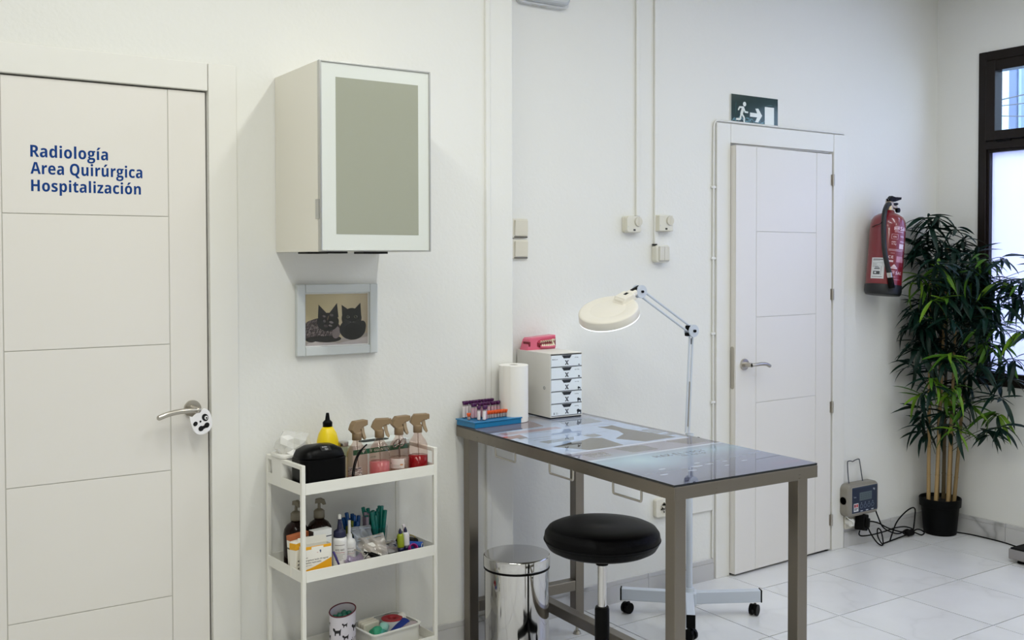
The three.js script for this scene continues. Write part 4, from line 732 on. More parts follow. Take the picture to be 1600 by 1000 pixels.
{ // four trigger sprays: one built, three copied
  const tan = M('#8a7355', 0.5), pet = thin('#f3e8e3', 0.02, { ior: 1.3 });
  const mk = (label) => {
    const t = thing('spray_bottle', label, 'spray bottle', [0, 0, 0]);
    mesh('bottle', lathe([[0.0001, 0.002], [0.026, 0.0], [0.033, 0.004], [0.036, 0.014], [0.036, 0.088], [0.0345, 0.1], [0.029, 0.113], [0.02, 0.125], [0.0145, 0.134], [0.013, 0.146], [0.013, 0.152]], 40), pet, t);
    const tr = mesh('trigger_head', [lathe([[0.0001, 0.142], [0.0165, 0.142], [0.0165, 0.165], [0.0145, 0.17], [0.0001, 0.17]], 24), prism([[-0.026, 0.18], [-0.02, 0.196], [-0.012, 0.205], [0.03, 0.206], [0.031, 0.19], [0.016, 0.188], [0.004, 0.176], [0.012, 0.168], [-0.014, 0.168]], 0.024, 0.003).translate(0, 0, -0.012)], tan, t);
    mesh('nozzle', [rb(0.012, 0.018, 0.018, 0.002, 0.036, 0.198, 0)], tan, tr);
    mesh('orifice', cyl(0.004, 0.004, 0.001, 0, 0, 0, 14).rotateZ(Math.PI / 2).translate(0.0423, 0.198, 0), C.dark, tr);
    mesh('trigger', prism([[0.014, 0.187], [0.024, 0.187], [0.0275, 0.166], [0.034, 0.146], [0.031, 0.142], [0.024, 0.15], [0.018, 0.168]], 0.014, 0.002).translate(0, 0, -0.007), M('#a18c70', 0.5), tr);
    mesh('dip_tube', tube([[0, 0.15, 0], [0.002, 0.08, 0.002], [0.008, 0.008, 0.004]], 0.0022, 20, 8), thin('#e9e2de', 0.1), t);
    return t;
  };
  const labels = ['spray bottle nearest the black box, almost empty and with a worn label', 'spray bottle holding pale pink liquid, second from the black box', 'spray bottle with clear contents between the pink and the red one', 'spray bottle with bright red liquid at the end of the top tray'];
  const first = mk(labels[0]); const all = [first, ...labels.slice(1).map((l) => copy(first, l))];
  const xs = [0.245, 0.332, 0.415, 0.494], turns = [0.12, -0.5, -0.1, -0.42];
  all.forEach((o, i) => { o.scale.setScalar(KS); o.position.set(...K(xs[i], Y1 - 0.002, [0.2, 0.205, 0.2, 0.2][i])); o.rotation.y = KT + turns[i]; });
  const liquid = (o, h, mat) => mesh('liquid', lathe([[0.0001, 0.0035], [0.025, 0.002], [0.0325, 0.006], [0.0352, 0.015], [0.0352, h], [0.0001, h]], 36), mat, o);
  const worn = canvasTex(128, 96, (c, w, h) => { c.fillStyle = '#b9a7a0'; c.fillRect(0, 0, w, h); for (let i = 0; i < 60; i++) { c.fillStyle = ['#d8cbc4', '#7b4f4a', '#8f7a72', '#3c2b2b'][Math.floor(rnd() * 4)]; c.fillRect(rnd() * w, rnd() * h, 6 + rnd() * 22, 3 + rnd() * 8); } });
  const paleL = canvasTex(128, 96, (c, w, h) => { c.fillStyle = '#dccfc9'; c.fillRect(0, 0, w, h); c.fillStyle = '#8f8078'; for (let i = 0; i < 3; i++) c.fillRect(10, 62 + i * 11, 70 + rnd() * 30, 3); c.fillStyle = '#c98a5a'; c.fillRect(92, 52, 24, 14); c.fillStyle = '#5b4d48'; c.fillRect(4, 40, 8, 16); });
  const lab = (o, tex, y0, y1) => mesh('bottle_label', new THREE.CylinderGeometry(0.0364, 0.0364, y1 - y0, 20, 1, true, -0.9 - o.rotation.y - 0.55, 1.5).translate(0, (y0 + y1) / 2, 0), printMat(tex, 0.6), o, true);
  lab(all[0], worn, 0.026, 0.054); lab(all[2], paleL, 0.028, 0.062);
  liquid(all[0], 0.008, M('#b99a92', 0.1, { transmission: 0.7, thickness: 0 }));
  liquid(all[1], 0.058, M('#ef9aa4', 0.1, { transmission: 0.45, thickness: 0 }));
  liquid(all[2], 0.062, M('#e3d6cd', 0.1, { transmission: 0.8, thickness: 0 }));
  liquid(all[3], 0.060, M('#b0061c', 0.08, { transmission: 0.3, thickness: 0 }));
}
{
  const t = kthing('yellow_bottle', 'bright yellow squeeze bottle with a black nozzle cap at the back', 'bottle', 0.186, Y1 - 0.002, 0.1);
  mesh('bottle', lathe([[0.0001, 0], [0.036, 0], [0.039, 0.006], [0.039, 0.115], [0.037, 0.135], [0.031, 0.158], [0.022, 0.174], [0.016, 0.182], [0.0001, 0.182]], 40), M('#f2d40a', 0.35, { sheen: 0.2 }), t);
  mesh('nozzle_cap', lathe([[0.0001, 0.18], [0.0165, 0.18], [0.017, 0.196], [0.013, 0.201], [0.0085, 0.205], [0.0062, 0.222], [0.005, 0.229], [0.0001, 0.23]], 28), C.black, t);
}
{ // bag of wipes in a white tub at the back left
  const t = kthing('wipes_tub', 'white plastic tub of wipes in a crumpled clear bag behind the black box', 'tub', 0.062, Y1 - 0.002, 0.085);
  mesh('tub', [slab(0.124, 0.1, 0.02, 0.095, 0.004).rotateX(-Math.PI / 2), slab(0.132, 0.108, 0.024, 0.012, 0.003).rotateX(-Math.PI / 2).translate(0, 0.094, 0)], C.plasticWhite, t);
  const g = new THREE.IcosahedronGeometry(1, 2), p = g.attributes.position;
  for (let i = 0; i < p.count; i++) { const x = p.getX(i), y = p.getY(i), z = p.getZ(i), n = 0.22 * Math.sin(5 * x + 3 * z + 1) * Math.cos(4 * y + 2 * z) + 0.09 * Math.sin(11 * z + 7 * y) + 0.06 * Math.abs(Math.sin(13 * x + 9 * y)); const k = 1 + n; p.setXYZ(i, x * 0.058 * k, Math.max(-0.02, y * 0.052 * k) , z * 0.044 * k); }
  g.computeVertexNormals();
  mesh('crumpled_bag', g.translate(0.002, 0.122, 0), M('#f1f0ec', 0.25, { transmission: 0.45, thickness: 0, flatShading: true, side: THREE.DoubleSide }), t);
  const g2 = kthing('gauze_stack', 'small stack of folded white gauze beside the wipes bag', 'gauze', 0.128, Y1 - 0.002, 0.07, 0.1);
  for (let k = 0; k < 6; k++) mesh('gauze_fold', rb(0.05 + rr(-0.002, 0.002), 0.019, 0.05, 0.005, rr(-0.002, 0.002), 0.0100 + k * 0.0205, rr(-0.002, 0.002)), C.paper, g2);
}
{ // little bits between the black box and the bottles
  const vial = (x, z, label, turn) => { const t = kthing('glass_jar', label, 'jar', x, Y1 - 0.002, z, turn); mesh('jar', lathe([[0.0001, 0], [0.017, 0], [0.018, 0.004], [0.018, 0.104], [0.014, 0.112]], 24), thin('#e9eee9', 0.04), t); mesh('contents', lathe([[0.0001, 0.003], [0.0165, 0.003], [0.0165, 0.07], [0.0001, 0.07]], 20), M('#ded9c4', 0.8), t); mesh('lid', lathe([[0.0001, 0.111], [0.019, 0.111], [0.0195, 0.115], [0.0195, 0.125], [0.018, 0.127], [0.0001, 0.127]], 28), C.nickel, t); };
  vial(0.148, 0.155, 'slim glass jar with a silver lid before the yellow bottle, left one', 0);
  vial(0.232, 0.125, 'slim glass jar with a silver lid right of the yellow bottle', 0);
  const t = kthing('glove_box', 'pale box with a green printed band behind the spray bottles', 'box', 0.385, Y1 - 0.002, 0.075, 0.02);
  const tex = canvasTex(512, 256, (c, w, h) => { c.fillStyle = '#dfe5df'; c.fillRect(0, 0, w, h); c.fillStyle = '#1f6b4c'; c.fillRect(0, 34, w, 44); c.fillStyle = '#e8efe9'; c.beginPath(); c.moveTo(70, 40); c.lineTo(110, 40); c.lineTo(90, 72); c.fill(); c.font = 'bold 30px sans-serif'; c.fillText('V  GUANTES', 150, 67); c.fillStyle = '#2c6b52'; c.font = '20px sans-serif'; c.fillText('nitrilo', 150, 120); });
  mesh('carton', rb(0.24, 0.108, 0.11, 0.002, 0, 0.054, 0), M('#dfe4df', 0.6), t);
  mesh('print', plane(0.236, 0.104, 0, 0.054, 0.0554), printMat(tex, 0.5), t, true);
  mesh('opening', [slab(0.12, 0.04, 0.018, 0.001).rotateX(-Math.PI / 2).translate(0, 0.1083, 0)], M('#15201c', 0.8), t);
  const s = kthing('steel_scissors', 'steel scissors standing between the clear and the red spray bottles', 'scissors', 0.452, Y1 - 0.002, 0.14, 0.2);
  mesh('blades', [bar([-0.002, 0.0, 0], [0.002, 0.085, 0], 0.003, 8), bar([0.003, 0.0, 0.003], [-0.002, 0.085, 0.003], 0.003, 8)], C.chrome, s);
  mesh('finger_ring', new THREE.TorusGeometry(0.013, 0.0026, 8, 28).scale(1, 1.25, 1).rotateX(0.5).translate(-0.013, 0.1, 0), C.chrome, s);
  mesh('finger_ring', new THREE.TorusGeometry(0.013, 0.0026, 8, 28).scale(1, 1.25, 1).rotateX(0.5).translate(0.016, 0.1, 0.003), C.chrome, s);
  const c = thing('black_tourniquet', 'black rubber strap looped against the spray bottle nearest the black box', 'strap'), S = ([x, y, z]) => K(x, 1.4906 + (y - 1.4906) * KS, z);
  mesh('strap', [tube([[0.262, 0.862, 0.238], [0.245, 0.853, 0.243], [0.225, 0.838, 0.246], [0.208, 0.81, 0.25], [0.199, 0.775, 0.252], [0.196, 0.742, 0.252]].map(S), 0.0026, 40, 8), tube([[0.24, 0.848, 0.246], [0.222, 0.828, 0.25], [0.209, 0.8, 0.253], [0.203, 0.77, 0.254], [0.2, 0.742, 0.254]].map(S), 0.0019, 40, 8)], C.black, c);
}
{ // middle tray ----------------------------------------------------
  const amber = M('#1a0b07', 0.2, { specularIntensity: 0.35 }), pump = M('#6d6656', 0.5);
  const mk = (label, x, z, turn) => {
    const t = kthing('pump_bottle', label, 'bottle', x, Y2 - 0.002, z, turn);
    mesh('bottle', lathe([[0.0001, 0], [0.037, 0], [0.042, 0.005], [0.043, 0.012], [0.043, 0.118], [0.04, 0.132], [0.031, 0.146], [0.018, 0.155], [0.0145, 0.163], [0.0001, 0.163]], 40), amber, t);
    const h = mesh('pump_collar', lathe([[0.0001, 0.161], [0.0185, 0.161], [0.019, 0.166], [0.0185, 0.185], [0.013, 0.19], [0.0065, 0.193], [0.0001, 0.193]], 28), pump, t);
    mesh('pump_spout', [cyl(0.0045, 0.0055, 0.03, 0, 0.203, 0, 14), prism([[-0.012, 0.213], [-0.011, 0.224], [0.004, 0.228], [0.016, 0.222], [0.021, 0.209], [0.015, 0.208], [0.009, 0.214]], 0.014, 0.002).translate(0, 0, -0.007)], pump, h);
  };
  mk('dark amber pump bottle standing nearer the middle of the tray', 0.141, 0.12, -0.6);
  mk('dark amber pump bottle partly hidden behind the left trolley post', 0.064, 0.1, -1.3);
  const boxTex = canvasTex(512, 512, (c, w, h) => {
    c.fillStyle = '#ece9e0'; c.fillRect(0, 0, w, h); c.fillStyle = '#e9a70c'; c.fillRect(0, 0, w, 14); c.fillRect(0, 14, 160, 40); c.fillRect(370, 0, 142, 48);
    c.beginPath(); c.moveTo(0, 385); c.bezierCurveTo(160, 370, 330, 300, 512, 230); c.lineTo(512, 512); c.lineTo(0, 512); c.fill();
    c.fillStyle = '#2b2620'; c.font = 'bold 24px sans-serif'; c.fillText('Maver', 20, 190); c.font = 'bold 33px sans-serif'; c.fillText('Maropitant Sodio 25 mg/ml', 20, 238); c.fillText('solución inyectable', 20, 280); c.font = '22px sans-serif'; c.fillText('Ensayo clínico', 24, 318); c.fillStyle = '#7a4d0a'; c.font = '20px sans-serif'; c.fillText('Uso veterinario', 150, 432); for (let i = 0; i < 3; i++) c.fillRect(120, 452 + i * 14, 230 + i * 20, 3);
    c.fillStyle = '#e2501c'; c.beginPath(); c.arc(54, 440, 20, 0, 7); c.fill(); c.fillStyle = '#32405f'; c.beginPath(); c.arc(316, 92, 15, 0, 7); c.fill(); c.fillRect(308, 106, 20, 18); c.fillStyle = '#b05050'; c.fillRect(252, 112, 26, 7);
  });
  const b = kthing('medicine_box', 'yellow and white medicine box standing open at the front of the tray', 'medicine box', 0.072, Y2 - 0.002, 0.238, -0.05);
  b.rotation.x = -0.04;
  const card = M('#e8e4d8', 0.6), yel = M('#e2a312', 0.55);
  mesh('carton', [re(-0.052, 0.052, 0, 0.102, 0.0, 0.0008, 0.0003), re(-0.052, 0.052, 0, 0.104, -0.034, -0.033, 0.0003), re(-0.052, -0.0512, 0, 0.102, -0.033, 0, 0.0003), re(0.0512, 0.052, 0, 0.102, -0.033, 0, 0.0003), be(-0.051, 0.051, 0, 0.001, -0.033, 0)], card, b);
  mesh('print', plane(0.1036, 0.1015, 0, 0.051, 0.00105), printMat(boxTex, 0.5), b, true);
  mesh('flap', [re(-0.051, 0.051, 0.104, 0.128, -0.0345, -0.0337, 0.0003).rotateX(-0.12).translate(0, 0.003, 0.012)], card, b);
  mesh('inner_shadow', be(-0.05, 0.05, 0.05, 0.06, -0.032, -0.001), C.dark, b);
  const side = kthing('medicine_box', 'tall yellow edged medicine box behind the left trolley post', 'medicine box', 0.026, Y2 - 0.002, 0.19, 0.35);
  mesh('carton', rb(0.05, 0.115, 0.028, 0.001, 0, 0.0575, 0), card, side); mesh('band', [re(-0.0255, 0.0255, 0.09, 0.112, -0.0145, 0.0145, 0.0008)], yel, side); mesh('print', [be(-0.016, 0.016, 0.05, 0.054, 0.0138, 0.0143), be(-0.016, 0.01, 0.038, 0.042, 0.0138, 0.0143), be(-0.016, 0.012, 0.026, 0.030, 0.0138, 0.0143)], M('#4a4740', 0.6), side);
  const o = kthing('medicine_box', 'orange topped leaflet box leaning behind the left trolley post', 'medicine box', 0.05, Y2 - 0.002, 0.155, 0.1); o.rotation.z = 0.06;
  mesh('carton', rb(0.075, 0.13, 0.022, 0.001, 0, 0.065, 0), card, o); mesh('band', re(-0.0378, 0.0378, 0.115, 0.1305, -0.0113, 0.0113, 0.0008), M('#b3643a', 0.6), o); mesh('stripe', re(-0.0378, 0.0378, 0.085, 0.091, -0.0113, 0.0113, 0.0008), M('#5a5a58', 0.6), o);
  const wTex = canvasTex(256, 128, (c, w, h) => { c.fillStyle = '#e9e9e6'; c.fillRect(0, 0, w, h); c.fillStyle = '#20242c'; c.font = 'bold 34px sans-serif'; c.fillText('Kenovet', 14, 84); c.fillRect(166, 74, 90, 12); });
  const wb = kthing('medicine_box', 'white medicine box with dark end resting above the yellow one', 'medicine box', 0.115, Y2 - 0.002, 0.178, 0.08);
  mesh('carton', rb(0.072, 0.138, 0.03, 0.001, 0, 0.069, 0), M('#e4e4e1', 0.6), wb); mesh('print', plane(0.07, 0.036, 0, 0.118, 0.0153), printMat(wTex, 0.5), wb, true); mesh('dark_end', re(-0.0368, -0.035, 0.098, 0.137, -0.0145, 0.0145, 0.0004), M('#17191d', 0.5), wb);
  // white bottle with the navy cone cap and its neighbours
  const bt = kthing('dropper_bottle', 'white bottle with a navy cone nozzle and white tip', 'bottle', 0.182, Y2 - 0.002, 0.19);
  const lt = canvasTex(256, 256, (c, w, h) => { c.fillStyle = '#e2dfdb'; c.fillRect(0, 0, w, h); c.fillStyle = '#8b8681'; c.fillRect(60, 24, 120, 8); c.fillStyle = '#4a4644'; c.font = 'bold 30px sans-serif'; c.fillText('OTI VET', 66, 96); c.fillStyle = '#a2494e'; c.fillRect(60, 112, 120, 6); c.fillStyle = '#77716d'; for (let i = 0; i < 5; i++) c.fillRect(60, 134 + i * 16, 70 + rnd() * 60, 4); });
  mesh('bottle', lathe([[0.0001, 0], [0.024, 0], [0.0255, 0.003], [0.0255, 0.092], [0.023, 0.1], [0.018, 0.104], [0.0001, 0.104]], 36), M('#e6e4e1', 0.4), bt);
  mesh('bottle_label', new THREE.CylinderGeometry(0.0258, 0.0258, 0.075, 28, 1, true, -1.9, 3.0).translate(0, 0.05, 0), printMat(lt, 0.5), bt, true);
  const cap = mesh('cone_cap', lathe([[0.0001, 0.103], [0.0205, 0.103], [0.021, 0.106], [0.0205, 0.122], [0.015, 0.126], [0.009, 0.13], [0.0055, 0.165], [0.0001, 0.166]], 28), M('#13173a', 0.4), bt);
  mesh('tip', lathe([[0.0001, 0.164], [0.0058, 0.164], [0.0052, 0.176], [0.0035, 0.18], [0.0001, 0.18]], 18), C.plasticWhite, cap);
  const b2 = kthing('nozzle_bottle', 'small white bottle with a tall thin nozzle beside the navy capped one', 'bottle', 0.229, Y2 - 0.002, 0.172);
  mesh('bottle', lathe([[0.0001, 0], [0.02, 0], [0.0225, 0.004], [0.0225, 0.07], [0.019, 0.08], [0.01, 0.086], [0.009, 0.1], [0.0055, 0.103], [0.005, 0.148], [0.0001, 0.148]], 30), M('#e2e1de', 0.4), b2);
  mesh('bottle_label', new THREE.CylinderGeometry(0.0228, 0.0228, 0.05, 24, 1, true, -1.4, 2.4).translate(0, 0.036, 0), printMat(lt, 0.5), b2, true);
}
{ // bundles of tubes in clear cups
  const tubes = (name, label, x, z, n, col, len, spread, tilt, r, cup) => {
    const t = kthing(name, label, 'tubing', x, Y2 - 0.002, z);
    const m = M(col, 0.25, { transmission: 0.45, thickness: 0 });
    for (let i = 0; i < n; i++) {
      const a = rr(0, 6.28), q = Math.sqrt(rnd()) * spread, bx0 = Math.cos(a) * q * 0.55, bz0 = Math.sin(a) * q * 0.55, l = len * rr(0.82, 1.05), tx = Math.cos(a) * q * 1.25 + tilt * l, tz = Math.sin(a) * q * 0.9;
      const A = V(bx0, 0.006, bz0), B = V(tx, l, tz), d = B.clone().sub(A).normalize(), g = lathe([[r * 0.6, 0], [r, 0], [r, A.distanceTo(B)], [r * 0.62, A.distanceTo(B)], [r * 0.6, A.distanceTo(B) - 0.02]], 10);
      g.applyQuaternion(new THREE.Quaternion().setFromUnitVectors(V(0, 1, 0), d)).translate(A.x, A.y, A.z);
      mesh('tube', g, m, t);
    }
    if (cup) mesh('cup', lathe([[0.0001, 0.001], [cup * 0.85, 0], [cup, 0.085], [cup - 0.001, 0.086]], 28), thin('#e6ebec', 0.06), t);
  };
  tubes('tube_bundle', 'bundle of blue plastic tubes leaning at the back of the tray', 0.294, 0.09, 9, '#1360ae', 0.145, 0.03, -0.08, 0.0072);
  tubes('tube_bundle', 'pair of yellow green plastic tubes left of the blue ones', 0.266, 0.11, 3, '#8f9a2a', 0.128, 0.014, 0.02, 0.0065);
  tubes('tube_bundle', 'sheaf of teal plastic tubes standing in a clear cup', 0.385, 0.09, 17, '#14998c', 0.150, 0.038, -0.06, 0.0072, 0.042);
  tubes('tube_bundle', 'few pale mauve plastic tubes between the blue and the teal ones', 0.335, 0.1, 5, '#b3a3b4', 0.143, 0.018, -0.02, 0.007);
  // crumpled zip bags
  const bag = (x, y, z, w, h, label, col, turn, lean) => {
    const t = kthing('plastic_bag', label, 'bag', x, y, z, turn); t.rotation.x = lean;
    const side = (s) => { const g = new THREE.PlaneGeometry(w, h, 16, 16).translate(0, h / 2, 0), p = g.attributes.position; for (let i = 0; i < p.count; i++) { const u = p.getX(i) / w * 2, v = p.getY(i) / h; p.setZ(i, s * 0.014 * (1 - u * u) * (1 - v * 0.8) + 0.0035 * Math.sin(9 * u + 7 * v) + 0.003 * Math.sin(17 * v + 4 * u)); } g.computeVertexNormals(); return g; };
    mesh('film', side(1), M(col, 0.15, { transmission: 0.6, thickness: 0, side: THREE.DoubleSide }), t);
    mesh('film', side(-1), M(col, 0.15, { transmission: 0.6, thickness: 0, side: THREE.DoubleSide }), t);
    mesh('zip', re(-w / 2, w / 2, h * 0.9, h * 0.93, -0.003, 0.004, 0.001), M('#aab4c0', 0.4), t);
    return t;
  };
  const g1 = bag(0.3, Y2, 0.16, 0.095, 0.11, 'clear zip bag slumped in front of the blue tubes', '#cfd4da', 0.3, -0.35);
  const g2 = bag(0.31, Y2, 0.205, 0.1, 0.085, 'whitish zip bag holding folded gauze in the middle of the tray', '#dcd6cf', -0.5, -0.5);
  mesh('gauze', rb(0.06, 0.055, 0.01, 0.004, 0.0, 0.034, 0), C.paper, g2);
  const g3 = bag(0.385, Y2, 0.19, 0.11, 0.07, 'clear zip bag with red strips near the right of the tray', '#c9c5c4', 0.25, -0.95);
  mesh('red_strip', re(-0.045, 0.04, 0.03, 0.037, -0.003, 0.003, 0.001), M('#b01224', 0.4), g3); mesh('navy_strip', re(-0.045, 0.045, 0.042, 0.052, -0.003, 0.003, 0.001), M('#1e2550', 0.4), g3);
  // black handled scissors and loose instruments
  const sc = (name, label, x, y, z, turn, col, s = 1) => {
    const t = kthing(name, label, 'scissors', x, y, z, turn); t.scale.setScalar(s * KS);
    mesh('blade', prism([[0, 0], [0.07, 0.003], [0.072, 0.006], [0, 0.009]], 0.002).rotateX(-Math.PI / 2 + 0.3), C.nickel, t);
    mesh('blade', prism([[0, 0.002], [0.068, 0.006], [0.07, 0.003], [0, 0.011]], 0.002).rotateX(-Math.PI / 2 + 0.3).rotateY(0.12), C.nickel, t);
    mesh('handle', [new THREE.TorusGeometry(0.013, 0.0036, 8, 24).scale(1.5, 1, 1).rotateX(-1.0).translate(-0.035, 0.008, -0.013), bar([-0.018, 0.006, -0.008], [0.006, 0.003, -0.004], 0.0042, 8)], col, t);
    mesh('handle', [new THREE.TorusGeometry(0.013, 0.0036, 8, 24).scale(1.5, 1, 1).rotateX(-1.0).translate(-0.035, 0.004, 0.015), bar([-0.018, 0.004, 0.01], [0.006, 0.003, 0.0], 0.0042, 8)], col, t);
    return t;
  };
  const s1 = sc('scissors', 'black handled scissors lying at the front middle of the tray', 0.268, Y2 + 0.03, 0.215, 2.3, C.black); s1.rotation.z = 0.35;
  sc('scissors', 'steel hooped scissors lying before the cup of teal tubes', 0.36, Y2 + 0.032, 0.17, 0.2, C.chrome, 0.9);
  sc('forceps', 'steel ring forceps lying along the front rim of the tray', 0.335, Y2 + 0.008, 0.24, 0.1, C.chrome, 0.95).userData.category = 'forceps';
  const org = kthing('instrument_tray', 'shallow clear plastic tray holding the scissors and small tools', 'tray', 0.33, Y2 - 0.001, 0.2);
  mesh('wall', [re(-0.135, 0.15, 0.001, 0.026, 0.06, 0.0615, 0.0005), re(-0.135, 0.15, 0.001, 0.026, -0.05, -0.0485, 0.0005), re(-0.135, -0.1335, 0.001, 0.026, -0.0485, 0.06, 0.0005), re(0.1485, 0.15, 0.001, 0.026, -0.0485, 0.06, 0.0005)], thin('#dfe3e6', 0.05), org);
  mesh('floor_sheet', be(-0.133, 0.148, 0.0, 0.0012, -0.048, 0.0595), M('#3d4048', 0.3), org);
  // small coloured things on the right
  const marker = (label, x, z, body, cap, turn, lean) => { const t = kthing('marker_pen', label, 'marker', x, Y2 + 0.022, z, turn); t.rotation.x = lean; mesh('barrel', lathe([[0.0001, 0], [0.011, 0.001], [0.0125, 0.006], [0.0125, 0.042], [0.009, 0.05], [0.0001, 0.05]], 22), body, t); mesh('cap', lathe([[0.0001, -0.012], [0.011, -0.012], [0.0118, 0.001], [0.0001, 0.001]], 20), cap, t); mesh('point', lathe([[0.006, 0.049], [0.0055, 0.058], [0.002, 0.068], [0.0001, 0.069]], 14), cap, t); };
  const navy = M('#1b1c44', 0.4);
  marker('yellow green clippers shaped marker standing at the right of the tray', 0.418, 0.205, M('#8f9c1d', 0.4), navy, 0, -0.1);
  marker('white marker with a navy point next to the yellow green one', 0.444, 0.2, M('#d9d6d8', 0.4), navy, 0, -0.12);
  const tp = kthing('tape_ring', 'small magenta ring of tape at the right of the tray', 'tape', 0.452, Y2 + 0.02, 0.232, -0.3); tp.rotation.x = 1.0;
  mesh('ring', lathe([[0.012, -0.009], [0.0165, -0.009], [0.0165, 0.009], [0.012, 0.009], [0.012, -0.009]], 36), M('#a51e7c', 0.45), tp);
  const bl = kthing('cohesive_roll', 'blue bandage roll lying at the right end of the middle tray', 'bandage', 0.482, Y2 + 0.016, 0.2, 0.7);
  mesh('roll', lathe([[0.006, -0.026], [0.0165, -0.026], [0.0172, -0.024], [0.0172, 0.024], [0.0165, 0.026], [0.006, 0.026], [0.006, -0.026]], 32).rotateX(Math.PI / 2), M('#12489a', 0.7), bl); mesh('end_label', new THREE.TorusGeometry(0.0125, 0.001, 6, 28).translate(0, 0, 0.0262), C.plasticWhite, bl);
  const pk = kthing('toothbrush', 'slim pink stick leaning behind the white marker', 'brush', 0.462, Y2 + 0.02, 0.18); pk.rotation.z = 0.25;
  mesh('stick', rb(0.007, 0.075, 0.004, 0.0018, 0, 0.038, 0), M('#c78a9c', 0.4), pk); mesh('bristle_head', rb(0.009, 0.018, 0.008, 0.002, 0, 0.072, 0.003), M('#e6dce0', 0.7), pk);
  const gl = kthing('glasses_case', 'black rounded case in the far right corner of the tray', 'case', 0.49, Y2, 0.13, 0.5); mesh('shell', rb(0.045, 0.03, 0.08, 0.012, 0, 0.016, 0, 4), C.black, gl); mesh('cord', tube([[0.01, 0.032, 0.03], [0.02, 0.036, 0.01], [0.012, 0.034, -0.02]], 0.0015, 20, 6), M('#b7a23a', 0.5), gl);
  const pen = kthing('purple_pen', 'purple pen leaning beside the yellow medicine box', 'pen', 0.158, Y2 + 0.002, 0.245); pen.rotation.z = 0.42; mesh('barrel', bar([0, 0.0, 0], [0, 0.075, 0], 0.0036, 12), M('#3c2f74', 0.4), pen); mesh('clip', re(0.0036, 0.0052, 0.045, 0.074, -0.0012, 0.0012, 0.0005), C.chrome, pen);
  const amp = kthing('plastic_film', 'crinkled clear film with violet tint at the front of the tray', 'film', 0.22, Y2 + 0.002, 0.225); { const g = new THREE.PlaneGeometry(0.075, 0.05, 14, 10).rotateX(-1.2), p = g.attributes.position; for (let i = 0; i < p.count; i++) p.setY(i, p.getY(i) + 0.018 + 0.006 * Math.sin(120 * p.getX(i)) * Math.cos(150 * p.getZ(i))); g.computeVertexNormals(); mesh('film', g, M('#b9a9c2', 0.1, { transmission: 0.6, thickness: 0, side: THREE.DoubleSide }), amp); mesh('clasp', bar([0.03, 0.02, 0.01], [0.045, 0.036, 0.012], 0.003, 8), C.chrome, amp); }
}
